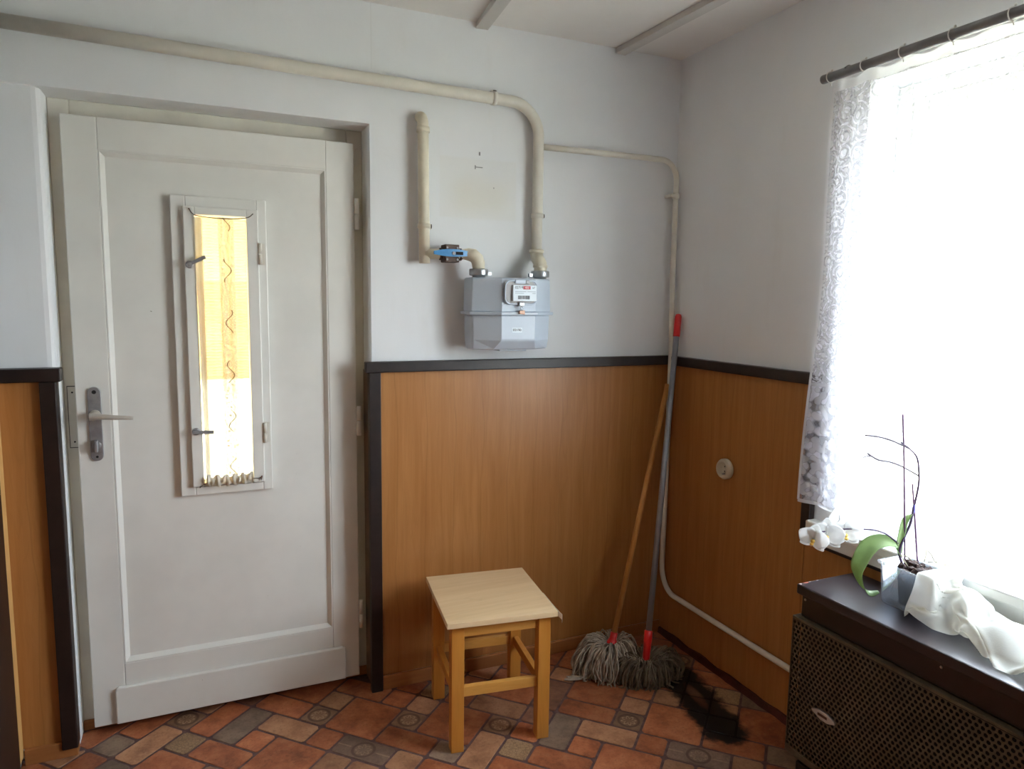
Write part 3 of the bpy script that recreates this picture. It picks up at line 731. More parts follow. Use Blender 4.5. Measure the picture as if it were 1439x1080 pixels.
# ------------------------------------------------------------------ gas pipes
yp = -.035
gp = thing('gas_pipe', 'thick cream gas pipe running above the door and bending down to the meter', 'pipe', (-.68, 0, 2.25))
R_ = .021
p0 = Vector((XL + .002, yp, 2.272)); bend = Vector((-.800, yp, 2.246))
path = [p0, Vector((-1.6, yp, 2.258)), bend] + arc((-.800, yp, 2.126), (0, 0, .120), (.120, 0, 0), 10)[1:] + [Vector((-.680, yp, 1.9)), Vector((-.681, yp, 1.69))]
MB().tube(path, R_, 16).build('pipe_run', PIPE, gp)
ep = [Vector((-.681, yp, 1.70))] + smoothpath([(-.681, yp, 1.685), (-.683, yp - .012, 1.668), (-.690, -.075, 1.655), (-.694, -.098, 1.640), (-.695, -.100, 1.612)], 5)
m = MB().tube(ep, .025, 14); m.lathe([(.029, 0), (.029, .012)], (-.681, yp, 1.688), (0, 0, 1), 16); m.lathe([(.028, 0), (.028, .010)], (-.695, -.100, 1.628), (0, 0, 1), 16)
m.build('elbow', PIPE_OLD, gp)
def clip_(c, axis, parent, r=R_, wdt=.016, mat=PIPE):
    c = Vector(c); a = Vector(axis).normalized(); m = MB()
    m.lathe([(r + .002, -wdt / 2), (r + .004, -wdt / 2), (r + .004, wdt / 2), (r + .002, wdt / 2)], c, a, 16)
    t = a.cross(Vector((0, 1, 0)))
    q = c + t * (r + .006)
    m.box(q.x - .004 if abs(t.x) > .5 else q.x - wdt / 2, q.x + .004 if abs(t.x) > .5 else q.x + wdt / 2, -.001, q.y + .006, q.z - .004 if abs(t.z) > .5 else q.z - wdt / 2, q.z + .004 if abs(t.z) > .5 else q.z + wdt / 2)
    m.build('pipe_clip', mat, parent)
    q2 = c + t * (r + .0045) + Vector((0, -.006, 0))
    MB().tube([q2 - a * .007, q2 + Vector((0, -.003, 0)), q2 + a * .007], .0022, 6).build('clip_screw', CORD, parent)
clip_((-.868, yp, 2.2472), (1, 0, -.016), gp); clip_((-.680, yp, 1.83), (0, 0, -1), gp)

gp2 = thing('gas_pipe', 'short upright cream gas pipe with blue handled valve', 'pipe', (-1.140, 0, 1.65))
path = [Vector((-1.143, 0, 2.155))] + arc((-1.143, -.0, 2.120), (0, 0, .035), (0, -.038, 0), 6)[1:] + [Vector((-1.141, -.038, 1.9)), Vector((-1.138, -.040, 1.632))]
m = MB().tube(path, R_ - .001, 16); m.lathe([(.024, 0), (.024, .018)], (-1.1425, -.038, 2.095), (0, 0, 1), 16); m.build('pipe_run', PIPE_OLD, gp2)
hx = [Vector((-1.139, -.042, 1.667)), Vector((-1.07, -.050, 1.667)), Vector((-1.0, -.075, 1.668)), Vector((-.985, -.085, 1.668))]
MB().tube(hx[:3] + [Vector((-.984, -.082, 1.668))] + [Vector((-.968, -.091, 1.664)), Vector((-.955, -.097, 1.652)), Vector((-.950, -.100, 1.634)), Vector((-.949, -.100, 1.612))], [.019, .019, .019, .023, .025, .025, .0245, .022], 14).build('elbow', PIPE_OLD, gp2)
clip_((-1.1395, -.040, 1.765), (0, 0, -1), gp2, .020, mat=PIPE_OLD)
vb = MB(); vb.box(-1.074, -1.018, -.083, -.032, 1.637, 1.701); vb.lathe([(.023, 0), (.023, .012)], (-1.086, -.051, 1.667), (1, 0, 0), 8); vb.lathe([(.023, 0), (.023, .012)], (-1.016, -.068, 1.667), (1, 0, 0), 8)
vb.cyl((-1.046, -.083, 1.667), (-1.046, -.100, 1.667), .010, 12)
vbo = vb.build('valve_body', BRONZE, gp2, bevel=.003)
for sx in (-1, 1):
    for sz in (-1, 1): MB().cyl((-1.046 + sx * .020, -.083, 1.668 + sz * .021), (-1.046 + sx * .020, -.087, 1.668 + sz * .021), .004, 6).build('bolt', STEEL, vbo)
lev = []
for t in range(21):
    u = -1 + 2 * t / 20; lev.append((u, .0150 - .0085 * abs(u) ** 2))
top = [(-1.048 + u * .072, -.099 - .006 * (1 - u * u), 1.668 + h) for u, h in lev]; bot = [(-1.048 + u * .072, -.099 - .006 * (1 - u * u), 1.668 - h * .8) for u, h in lev]
n = len(top); vs = top + bot + [(x, y + .007, z) for x, y, z in top] + [(x, y + .007, z) for x, y, z in bot]; fs = []
for i in range(n - 1):
    fs += [(i, i + 1, n + i + 1, n + i)[::-1], (2 * n + i, 2 * n + i + 1, 3 * n + i + 1, 3 * n + i), (i, i + 1, 2 * n + i + 1, 2 * n + i), (n + i, 3 * n + i, 3 * n + i + 1, n + i + 1)]
fs += [(0, n, 3 * n, 2 * n), (n - 1, 3 * n - 1, 4 * n - 1, 2 * n - 1)]
lv_ = MB().add(vs, fs).build('valve_lever', BLUE, gp2, clean=True)
B(-1.040, -1.012, -.1062, -.1040, 1.663, 1.674).build('lever_slot', BLACK, lv_)
MB().lathe([(.007, 0), (.006, .004)], (-1.048, -.1045, 1.668), (0, -1, 0), 6).build('lever_nut', STEEL, lv_)

gp3 = thing('gas_pipe', 'thin cream pipe branching to the corner, then down and along right wall', 'pipe', (-.03, -.03, .2))
r3 = .0115; y3 = -.036
path = [Vector((-.660, y3, 2.092)), Vector((-.4, y3, 2.094)), Vector((-.105, y3, 2.096))] + arc((-.105, y3, 2.016), (0, 0, .080), (.078, 0, 0), 8)[1:] + [Vector((-.027, y3, 1.6)), Vector((-.027, -.046, 1.29)), Vector((-.0265, -.046, .9)), Vector((-.026, -.040, .34))]
path += arc((-.026, -.135, .33), (0, .095, 0), (0, 0, -.115), 8)[1:] + [Vector((-.026, -.5, .214)), Vector((-.026, -1.045, .214))]
MB().tube(path, r3, 12).build('pipe_run', PIPE, gp3)
m = MB(); m.lathe([(.011, 0), (.0155, .004), (.0155, .022), (.011, .026)], (-.027, y3, 1.938), (0, 0, 1), 14); m.box(-.060, -.036, -.046, -.001, 1.946, 1.958); m.build('pipe_clip', PIPE, gp3)

# ------------------------------------------------------------------ gas meter
gm = thing('gas_meter', 'grey box gas meter hanging on the white wall below the pipes', 'gas meter', (-.82, -.03, 1.32))
MX = -.820
def sect(hw, hf, yb, ys, yf, z):   # plan profile: half width, half front width
    return [(MX - hw, yb, z), (MX - hw, ys, z), (MX - hf, yf, z), (MX + hf, yf, z), (MX + hw, ys, z), (MX + hw, yb, z)]
def shell(rings):
    m = MB(); n = len(rings[0]); vs = [p for r in rings for p in r]; fs = []
    for i in range(len(rings) - 1):
        for k in range(n): fs.append((i * n + k, i * n + (k + 1) % n, (i + 1) * n + (k + 1) % n, (i + 1) * n + k))
    fs += [tuple(range(n - 1, -1, -1)), tuple((len(rings) - 1) * n + k for k in range(n))]
    return m.add(vs, fs)
shell([sect(.155, .066, -.03, -.110, -.165, 1.584), sect(.160, .068, -.028, -.116, -.178, 1.580), sect(.163, .068, -.028, -.118, -.182, 1.458)][::-1]).build('upper_case', METER, gm, bevel=.006, seg=3, clean=True)
shell([sect(.160, .068, -.028, -.115, -.180, 1.448), sect(.158, .067, -.028, -.115, -.179, 1.354), sect(.155, .085, -.03, -.110, -.148, 1.322), sect(.150, .085, -.035, -.105, -.142, 1.318)][::-1]).build('lower_case', METER, gm, bevel=.006, seg=3, clean=True)
shell([sect(.172, .073, -.022, -.124, -.191, 1.4475), sect(.172, .073, -.022, -.124, -.191, 1.4585)]).build('flange', METER, gm, bevel=.002, clean=True)
B(MX - .055, MX + .06, -.128, -.04, 1.311, 1.3175).build('bottom_boss', METER, gm, bevel=.003)
for xx in (-.9485, -.6955):
    m = MB(); m.lathe([(.024, 0), (.024, .008), (.034, .009), (.0355, .012), (.0355, .030), (.034, .033), (.022, .034)], (xx, -.100, 1.582), (0, 0, 1), 24)
    nb = m.build('union_nut', ZINC, gm)
    s_ = 1 if xx < MX else -1
    B(xx + s_ * .030, xx + s_ * .048, -.108, -.092, 1.592, 1.604).build('nut_lug', ZINC, nb)
# counter window
def rrect(x0, x1, z0, z1, r, y, n=5):
    out = []
    for cx, cz, a0 in ((x1 - r, z1 - r, 0), (x0 + r, z1 - r, 90), (x0 + r, z0 + r, 180), (x1 - r, z0 + r, 270)):
        for i in range(n + 1): a = radians(a0 + 90 * i / n); out.append(Vector((cx + r * cos(a), y, cz + r * sin(a))))
    return out
wx0, wx1, wz0, wz1 = -.880, -.752, 1.488, 1.573
dpb = MB().prism(rrect(wx0 + .003, wx1 - .003, wz0 + .003, wz1 - .003, .02, -.190), (0, .012, 0)).build('counter_housing', plain('housing_grey', sr(160, 158, 158), .5), gm, bevel=.002)
MB().tube(rrect(wx0, wx1, wz0, wz1, .022, -.1905), .0035, 8, closed=True).build('housing_rim', METER, dpb)
cp = B(-.852, -.757, -.2005, -.190, 1.499, 1.557).build('counter_plate', PAPER, gm, bevel=.0015)
B(-.812, -.783, -.2012, -.2005, 1.542, 1.554).build('red_counter_window', REDM, cp)
text('counter_digits', '02719', .013, (-.829, -.2009, 1.548), INK, cp); text('counter_decimals', '483', .011, (-.7975, -.2015, 1.548), plain('pale_digits', sr(240, 214, 214), .5), cp)
text('unit_mark', 'm³', .010, (-.770, -.2009, 1.548), INK, cp)
bars = MB(); xb = -.833
for i in range(22):
    ww = random.choice((.0008, .0012, .002)); bars.box(xb, xb + ww, -.2009, -.2005, 1.506, 1.519); xb += ww + random.choice((.0008, .0014))
bars.build('barcode', INK, cp)
ln = MB()
for k, (a, b) in enumerate(((-.845, -.80), (-.795, -.762), (-.845, -.81), (-.775, -.762))): ln.box(a, b, -.2008, -.2005, 1.533 - .006 * (k // 2), 1.5345 - .006 * (k // 2))
ln.build('print_lines', INKG, cp)
B(-.842, -.800, -.197, -.182, 1.562, 1.577).build('hinge_bar', METER, gm, bevel=.003); B(-.800, -.786, -.196, -.182, 1.563, 1.575).build('hinge_pin', STEEL, gm, bevel=.002)
B(-.828, -.806, -.203, -.181, 1.480, 1.496).build('seal_lug', ZINC, gm, bevel=.003)
m = MB().tube(smoothpath([(-.817, -.197, 1.481), (-.822, -.200, 1.472), (-.816, -.202, 1.465), (-.811, -.199, 1.473), (-.817, -.197, 1.481)], 5), .0012, 6); m.build('seal_wire', STEEL, gm)
so = MB().prism([(-.826, -.202, 1.452), (-.804, -.202, 1.450), (-.804, -.202, 1.466), (-.826, -.202, 1.464)], (0, .012, 0)).build('seal', COPPER, gm, bevel=.002)
lb = B(-.845, -.805, -.1800, -.1785, 1.384, 1.401).build('number_sticker', PAPER, gm)
text('sticker_number', '02190', .0135, (-.825, -.1802, 1.3925), INK, lb)

# ------------------------------------------------------------------ socket
so = thing('wall_socket', 'round cream wall socket on the brown right wainscot', 'socket', (-.01, -.411, .85))
m = MB().lathe([(.041, 0), (.041, .014), (.036, .022), (.027, .023), (.026, .009), (.001, .008)], (-.010, -.411, .851), (-1, 0, 0), 28); m.build('socket_body', CREAM, so)
for dz in (-.0095, .0095): MB().cyl((-.0185, -.411, .851 + dz), (-.0192, -.411, .851 + dz), .0027, 8).build('socket_hole', BLACK, so)
MB().cyl((-.018, -.411, .851 - .019), (-.030, -.411, .851 - .019), .0028, 8).build('earth_pin', STEEL, so)

# ------------------------------------------------------------------ stool
st = thing('stool', 'small square wooden stool with pale top and honey legs', 'stool', (-.985, -.325, 0))
ua = radians(-7.5); sx_ = Vector((cos(ua), sin(ua), 0)); sy_ = Vector((-sin(ua), cos(ua), 0)); sc_ = Vector((-.990, -.327, 0))
def sbox(m, x0, x1, y0, y1, z0, z1):
    a = MB().box(x0, x1, y0, y1, z0, z1); m.add([sc_ + sx_ * v[0] + sy_ * v[1] + Vector((0, 0, v[2])) for v in a.v], a.f); return m
def sb(name, mat, *a, **k): return sbox(MB(), *a).build(name, mat, st, origin=sc_, **k)
HW, HD = .190, .205
seat = sb('seat', SEAT, -HW, HW, -HD, HD, .443, .462, bevel=.0015)
m = MB(); pts = [Vector((HW + .001, -HD + .16, .452)), Vector((HW + .001, -HD + .05, .452)), Vector((HW + .004, -HD, .451)), Vector((HW + .010, -HD - .012, .446)), Vector((HW + .008, -HD - .016, .438))]
vs = []
for q in pts: vs += [sc_ + sx_ * q.x + sy_ * q.y + Vector((0, 0, q.z - .0095)), sc_ + sx_ * q.x + sy_ * q.y + Vector((0, 0, q.z + .0095))]
m.add(vs, [(2 * i, 2 * i + 2, 2 * i + 3, 2 * i + 1) for i in range(len(pts) - 1)])
eb = m.build('edge_band', plain('edge_band_white', sr(226, 218, 200), .4), seat, solid=.001); tag(eb, 'pale edge strip peeling off at the corner')
LW = .043; lx, ly = .150, .166
for ax in (-1, 1):
    for ay in (-1, 1):
        sb('leg', LEGW, ax * lx - LW / 2, ax * lx + LW / 2, ay * ly - LW / 2, ay * ly + LW / 2, 0, .443, bevel=.002)
for ay in (-1, 1):
    sb('apron', RAILW, -lx + LW / 2, lx - LW / 2, ay * ly - .010, ay * ly + .010, .398 + .0, .4425, bevel=.0015)
    z = .205 if ay < 0 else .195
    sb('stretcher', RAILW, -lx + LW / 2, lx - LW / 2, ay * ly - .010, ay * ly + .010, z - .017, z + .017, bevel=.0015)
for ax in (-1, 1):
    sb('apron', RAILW, ax * lx - .010, ax * lx + .010, -ly + LW / 2, ly - LW / 2, .398, .4425, bevel=.0015)
    sb('stretcher', LEGW, ax * lx - .010, ax * lx + .010, -ly + LW / 2, ly - LW / 2, .178, .212, bevel=.0015)

# ------------------------------------------------------------------ mops
def yarn(center, head, rad, height, n, seed, stretch=(1, 1), tails=()):
    rn = random.Random(seed); m = MB(); c = Vector(center); h = Vector(head)
    for i in range(n):
        a = rn.uniform(0, 2 * pi); rr = rad * rn.uniform(.45, 1.0) ** .6
        e = c + Vector((cos(a) * rr * stretch[0], sin(a) * rr * stretch[1], 0)); e.z = .004 + rn.random() * .012
        s0 = h + Vector((cos(a) * .022, sin(a) * .022, rn.uniform(-.035, -.01)))
        k1 = s0.lerp(e, .62); k1.z = max(.02, height * rn.uniform(.7, 1.08)); k2 = s0.lerp(e, 1.0); k2.z = max(.012, height * rn.uniform(.3, .62))
        j = lambda s: Vector((rn.uniform(-s, s), rn.uniform(-s, s), 0))
        e2 = e + (e - c).normalized() * rn.uniform(-.03, .02) + j(.012); e2.z = .0035
        m.tube(smoothpath([s0, k1 + j(.012), k2 + j(.014), e + j(.008), e2], 3), .0030, 4, caps=False)
    for pts in tails:
        for k in range(9):
            o = Vector((rn.uniform(-.012, .012), rn.uniform(-.012, .012), 0))
            m.tube(smoothpath([Vector(p) + o * (1 + .2 * i) + Vector((0, 0, rn.uniform(0, .006))) for i, p in enumerate(pts)], 4), .0032, 4, caps=False)
    return m
m1 = thing('mop', 'mop with wooden handle and light grey yarn head', 'mop', (-.42, -.225, 0))
hA, hB = Vector((-.386, -.2097, .112)), Vector((-.050, -.062, 1.150))
ax1 = (hB - hA).normalized()
MB().tube([hA + ax1 * .03, hB], .0115, 14).build('handle', MOPWOOD, m1)
MB().lathe([(.022, -.028), (.024, -.012), (.020, .0), (.0145, .012), (.0145, .036)], hA, ax1, 18).build('socket', RED, m1)
tag(yarn((-.424, -.226, 0), (-.391, -.212, .118), .138, .128, 340, 4, (1.05, .80), [[(-.50, -.25, .05), (-.545, -.262, .012), (-.585, -.242, .006), (-.605, -.232, .005)]]).build('yarn_head', YARN, m1), kind='stuff')
m2 = thing('mop', 'mop with grey metal handle with red tip and dark yarn head', 'mop', (-.29, -.33, 0))
hA, hB = Vector((-.322, -.357, .085)), Vector((-.018, -.075, 1.448))
ax2 = (hB - hA).normalized()
MB().tube([hA + ax2 * .10, hB - ax2 * .06], .0120, 14).build('handle', GREYROD, m2)
MB().lathe([(.012, 0), (.0145, .004), (.0145, .088), (.012, .098), (.006, .101)], hB - ax2 * .095, ax2, 16).build('hanging_tip', RED, m2)
MB().lathe([(.013, -.012), (.014, .0), (.0155, .07), (.0165, .075), (.0165, .115), (.013, .118)], hA, ax2, 16).build('socket', RED, m2)
tag(yarn((-.292, -.340, 0), (-.318, -.352, .085), .135, .105, 340, 9, (1.1, .66)).build('yarn_head', YARN2, m2), kind='stuff')

# ------------------------------------------------------------------ heater
HT = .665
ht = thing('heater', 'dark brown cabinet heater with perforated front under the window', 'heater', (-.155, -1.55, 0))
HX0, HX1, HY0, HY1 = -.282, -.030, -2.35, -1.050
B(HX0, HX1, HY0, HY1, HT - .030, HT).build('top', plain('dusty_sheen_enamel', sr(46, 38, 40), .30, nscale=10, namt=.15, bscale=30, bstr=.05, dark=(sr(170, 160, 160), 60, .755)), ht, bevel=.004)  # base colour lifted to carry the window sheen; pale specks are dust
B(HX0 + .012, HX1 - .002, HY0 + .01, HY1 - .012, .567, HT - .0302).build('upper_band', HTOP, ht, bevel=.003)
B(HX0 + .028, HX1 - .002, HY0 + .01, HY1 - .001, .10, .5668).build('body', BLACK, ht, bevel=.003)
B(HX0 + .020, HX1 - .002, HY0 + .02, HY1 - .02, 0, .0998).build('plinth', HTOP, ht, bevel=.002)
# perforated sheet: every hole is a hole
def perforated(y0, y1, z0, z1, x, pitch, r):
    m = MB(); rowh = pitch * .866; nr = int((z1 - z0) / rowh); nc = int((y1 - y0) / pitch)
    for j in range(nr):
        off = .5 * (j % 2); zc = z0 + (j + .5) * rowh
        for i in range(nc - 1):
            yc = y1 - (i + .5 + off) * pitch
            out = []; inn = []; hx_ = [(-.5, -.5), (0, -.5), (.5, -.5), (.5, .5), (0, .5), (-.5, .5)]
            for (a, b) in hx_: out.append((x, yc + a * pitch, zc + b * rowh))
            for (a, b) in ((-.866, -.5), (0, -1), (.866, -.5), (.866, .5), (0, 1), (-.866, .5)): inn.append((x, yc + a * r, zc + b * r))
            m.add(out + inn, [(k, (k + 1) % 6, 6 + (k + 1) % 6, 6 + k) for k in range(6)])
    return m, z0 + nr * rowh
pg, ztop = perforated(-2.32, HY1 + .002, .152, .556, HX0 - .004, .0150, .0057)
tag(pg.build('grille', GRILLE, ht, clean=True, solid=.0015))
gf = MB(); gf.box(HX0 - .0058, HX0 + .0285, HY1 - .0008, HY1 + .003, .13, .566); gf.box(HX0 - .006, HX0 + .026, -2.33, HY1 + .0005, .557, .566); gf.box(HX0 - .006, HX0 + .026, -2.33, HY1 + .0005, .13, .152)
gf.build('grille_frame', GRILLE, ht, bevel=.002)
bd = MB(); cy_, cz_ = -1.185, .318
bd.prism([(HX0 - .012, cy_ + a, cz_ + b) for a, b in ((-.042, -.004), (-.018, -.014), (.010, -.015), (.040, -.002), (.042, .003), (.016, .014), (-.012, .014), (-.040, .004))], (.007, 0, 0))
bdo = bd.build('badge', ZINC, ht, bevel=.002)
B(HX0 - .0125, HX0 - .0119, cy_ - .015, cy_ + .018, cz_ - .004, cz_ + .004).build('badge_centre', BRONZE, bdo)
for y in (-1.075, -1.50): MB().lathe([(.004, 0), (.003, .002)], (HX0 + .012, y, .622), (-1, 0, 0), 10).build('screw', ZINC, ht)
# paint chips on the top edge
for (x, y, s_, mm) in ((-.276, -1.056, .010, 'chip_pink'), (-.250, -1.053, .013, 'chip_red'), (-.235, -1.053, .006, 'chip_pale'), (-.205, -1.054, .007, 'chip_pale'), (-.279, -1.20, .003, 'chip_pale')):
    col_ = {'chip_pink': sr(206, 176, 168), 'chip_red': sr(214, 120, 100), 'chip_pale': sr(190, 184, 184)}[mm]
    mt = MATS.get(mm) or plain(mm, col_, .7)
    pts = [(x + s_ * rg.uniform(.5, 1) * cos(a), y + (s_ * .55 if s_ > .004 else .028) * rg.uniform(.6, 1) * sin(a) - .001, HT) for a in [2 * pi * k / 9 for k in range(9)]]
    pts = [(max(HX0 + .004, p[0]), min(HY1 - .0045, p[1]), p[2]) for p in pts]
    MB().prism(pts, (0, 0, .0004)).build('paint_chip', mt, ht)

# ------------------------------------------------------------------ tub, orchid
tb = thing('plastic_tub', 'clear plastic tub holding the orchid on the heater', 'tub', (-.105, -1.32, HT))
def ring(x0, x1, y0, y1, z, r=.015, n=4):
    out = []
    for cx, cy, a0 in ((x1 - r, y1 - r, 0), (x0 + r, y1 - r, 90), (x0 + r, y0 + r, 180), (x1 - r, y0 + r, 270)):
        for i in range(n + 1): a = radians(a0 + 90 * i / n); out.append((cx + r * cos(a), cy + r * sin(a), z))
    return out
TX0, TX1, TY0, TY1 = -.166, -.052, -1.392, -1.238
rg_ = [ring(TX0 + .004, TX1 - .004, TY0 + .004, TY1 - .004, HT + .0008), ring(TX0, TX1, TY0, TY1, HT + .006), ring(TX0 - .006, TX1 + .006, TY0 - .004, TY1 + .006, HT + .112),
       ring(TX0 - .012, TX1 + .010, TY0 - .008, TY1 + .012, HT + .116), ring(TX0 - .012, TX1 + .010, TY0 - .008, TY1 + .012, HT + .121), ring(TX0 - .004, TX1 + .004, TY0 - .002, TY1 + .004, HT + .1205),
       ring(TX0 + .0015, TX1 - .0015, TY0 + .0015, TY1 - .0015, HT + .008)]
m = MB(); nn = len(rg_[0]); m.add([p for r in rg_ for p in r], [(i * nn + k, i * nn + (k + 1) % nn, (i + 1) * nn + (k + 1) % nn, (i + 1) * nn + k) for i in range(len(rg_) - 1) for k in range(nn)] + [tuple(range(nn - 1, -1, -1)), tuple((len(rg_) - 1) * nn + k for k in range(nn))], True)
m.build('tub_wall', TUBM, tb, clean=True)

orc = thing('orchid', 'white flowering orchid in a dark pot inside the clear tub', 'orchid', (-.105, -1.305, HT + .01))
PC = (-.106, -1.305)
MB().lathe([(.040, .010), (.041, .012), (.051, .105), (.049, .105), (.040, .014), (.001, .013)], (PC[0], PC[1], HT), (0, 0, 1), 24).build('inner_pot', POTM, orc)
m = MB(); rn = random.Random(5)
for i in range(70):
    a = rn.uniform(0, 2 * pi); rr = .050 * sqrt(rn.random())
    m.ball((PC[0] + rr * cos(a), PC[1] + rr * sin(a), HT + .100 + rn.uniform(-.012, .016)), rn.uniform(.007, .012), 6, 4, (rn.uniform(.7, 1.3), rn.uniform(.7, 1.3), rn.uniform(.6, 1)))
m.lathe([(.036, .02), (.047, .100)], (PC[0], PC[1], HT), (0, 0, 1), 20)
for i, q in enumerate(m.v):
    nq = noise.noise_vector(Vector(q) * 130) * .0045; m.v[i] = (q[0] + nq.x, q[1] + nq.y, q[2] + nq.z)
m.sm = [False] * len(m.sm)
bk = m.build('bark', BARK, orc); tag(bk, kind='stuff')
ST = [(-.116, -1.270, .768), (-.116, -1.254, .80), (-.109, -1.251, .83), (-.084, -1.255, .887), (-.073, -1.254, .931), (-.060, -1.253, .988), (-.056, -1.25, 1.026), (-.059, -1.242, 1.073), (-.077, -1.231, 1.098), (-.099, -1.219, 1.116)]
sp = smoothpath(ST, 6); MB().tube(sp, [.0038 - .0016 * i / len(sp) for i in range(len(sp))], 8).build('flower_stem', STEM, orc)
MB().tube(smoothpath([(-.077, -1.231, 1.098), (-.1, -1.22, 1.11), (-.128, -1.205, 1.123), (-.157, -1.191, 1.131), (-.191, -1.175, 1.135)], 5), .0023, 6).build('dry_branch', FADED, orc)
MB().tube(smoothpath([(-.057, -1.25, 1.023), (-.079, -1.238, 1.037), (-.102, -1.226, 1.05), (-.13, -1.212, 1.061), (-.159, -1.199, 1.066), (-.176, -1.19, 1.076), (-.187, -1.184, 1.084)], 5), .0023, 6).build('dry_branch', FADED, orc)
MB().tube(smoothpath([(-.176, -1.19, 1.076), (-.187, -1.185, 1.077), (-.201, -1.179, 1.071)], 4), .0014, 6).build('dry_branch', FADED, orc)
MB().tube([(-.101, -1.262, .765), (-.1, -1.256, .824), (-.095, -1.237, .987), (-.092, -1.222, 1.113), (-.092, -1.212, 1.195)], .0024, 8).build('support_stick', STAKE, orc)
MB().tube([(-.070, -1.285, .765), (-.069, -1.274, .79), (-.071, -1.259, .9), (-.074, -1.245, 1.0)], .0024, 8).build('support_stick', STAKE, orc)
MB().lathe([(.004, 0), (.005, .012), (.0035, .024)], (-.073, -1.254, .918), (.1, 0, 1), 8).build('stem_clip', plain('violet_clip', sr(120, 110, 190), .4), orc)
for xx, yy in ((-.080, -1.262), (-.118, -1.262)):
    pass
MB().tube(smoothpath([(-.116, -1.247, .832), (-.143, -1.232, .856), (-.172, -1.218, .868), (-.202, -1.204, .871), (-.241, -1.188, .872), (-.287, -1.167, .868), (-.325, -1.150, .858)], 5), .0023, 8).build('flower_stem', STEM, orc)
def leaf(path, widths, side, mat, name='leaf', sag=.25):
    pts = smoothpath(path, 6); n = len(pts); m = MB()
    import bisect
    def wd(t):
        x = t * (len(widths) - 1); i = min(int(x), len(widths) - 2); return widths[i] + (widths[i + 1] - widths[i]) * (x - i)
    def fn(u, v):
        i = min(int(round(v * (n - 1))), n - 1); p = pts[i]; tg = (pts[min(i + 1, n - 1)] - pts[max(i - 1, 0)]).normalized()
        s = Vector(side[0]).lerp(Vector(side[1]), v); s = (s - tg * s.dot(tg)).normalized(); nr = s.cross(tg); w_ = wd(v); a = (u - .5) * 2
        return p + s * (a * w_) + nr * (abs(a) ** 1.6 * w_ * sag)
    m.grid(fn, 8, n - 1)
    return m.build(name, mat, orc, solid=.0012)
leaf([(-.118, -1.250, .815), (-.124, -1.245, .832), (-.161, -1.227, .839), (-.193, -1.214, .822), (-.221, -1.209, .772), (-.220, -1.214, .734), (-.206, -1.224, .701), (-.188, -1.229, .690), (-.165, -1.2345, .693)],
     [.004, .010, .019, .023, .020, .014, .011, .010, .004], [(.15, .3, 1), (-.25, 1, .55)], LEAF)
leaf([(-.114, -1.252, .805), (-.112, -1.249, .836), (-.105, -1.248, .868), (-.095, -1.248, .899), (-.077, -1.254, .915)], [.006, .009, .010, .009, .003], [(.9, -.4, 0), (.6, -.3, .5)], LEAF)
leaf([(-.112, -1.254, .800), (-.122, -1.252, .812), (-.128, -1.244, .828)], [.006, .008, .003], [(.6, .6, .2), (.6, .6, .2)], LEAF)
RT = [[(-.070, -1.296, .790), (-.055, -1.290, .806), (-.047, -1.284, .815), (-.036, -1.290, .806), (-.030, -1.300, .786), (-.018, -1.313, .779), (.030, -1.340, .779)],
      [(-.105, -1.258, .800), (-.095, -1.262, .796), (-.085, -1.272, .784), (-.078, -1.290, .776)], [(-.114, -1.252, .808), (-.108, -1.262, .788), (-.112, -1.280, .774)],
      [(-.060, -1.30, .788), (-.040, -1.315, .792), (-.015, -1.330, .782), (.010, -1.36, .779)]]
for q in RT: MB().tube(smoothpath(q, 5), .0019, 7).build('aerial_root', ROOT, orc)

def flower(c, face, up, size):
    c = Vector(c); f = Vector(face).normalized(); u = Vector(up); u = (u - f * u.dot(f)).normalized(); r = u.cross(f)
    fo = bpy.data.objects.new('blossom', None); COL.objects.link(fo); fo.parent = orc; fo.location = c - wloc(orc); fo.empty_display_size = .02
    def petal(ang, ln, wd_, curl, nm, mat=PETAL, back=0.0, tip=2.0):
        d = r * sin(ang) + u * cos(ang); s = f.cross(d)
        def fn(a, b):
            aa = (a - .5) * 2; w_ = wd_ * (sin(pi * min(1, .06 + .94 * b ** .75)) ** .65) if b < .999 else wd_ * .12
            return c + d * (ln * b) + s * (aa * w_) + f * (curl * b * b * ln + .10 * w_ * aa * aa - back)
        m = MB().grid(fn, 8, 10); return m.build(nm, mat, fo, solid=.0006)
    petal(0, size * 1.0, size * .42, -.10, 'sepal', back=.001); petal(radians(128), size * .95, size * .34, -.05, 'sepal', back=.001); petal(radians(-128), size * .95, size * .34, -.05, 'sepal', back=.001)
    petal(radians(72), size * 1.0, size * .66, .10, 'petal'); petal(radians(-72), size * 1.0, size * .66, .10, 'petal')
    m = MB(); m.ball(c + f * .006 - u * .004, .006, 8, 6); m.ball(c + f * .010 - u * .012, .0055, 8, 6, (1.0, 1.0, .8)); m.build('lip', LIP, fo)
    petal(pi, size * .42, size * .16, .55, 'lip_tip', PETAL)
    return fo
flower((-.336, -1.150, .842), (-.80, -.45, -.10), (.25, -.1, 1), .044)
flower((-.302, -1.163, .852), (-.60, -.72, .05), (.10, .1, 1), .050)
flower((-.252, -1.182, .858), (-.45, -.85, .0), (-.05, .1, 1), .050)
leaf([(-.285, -1.160, .868), (-.276, -1.160, .900), (-.270, -1.164, .930)], [.004, .016, .002], [(1, -.4, 0), (1, -.4, 0)], PETAL, 'upright_petal', .1)

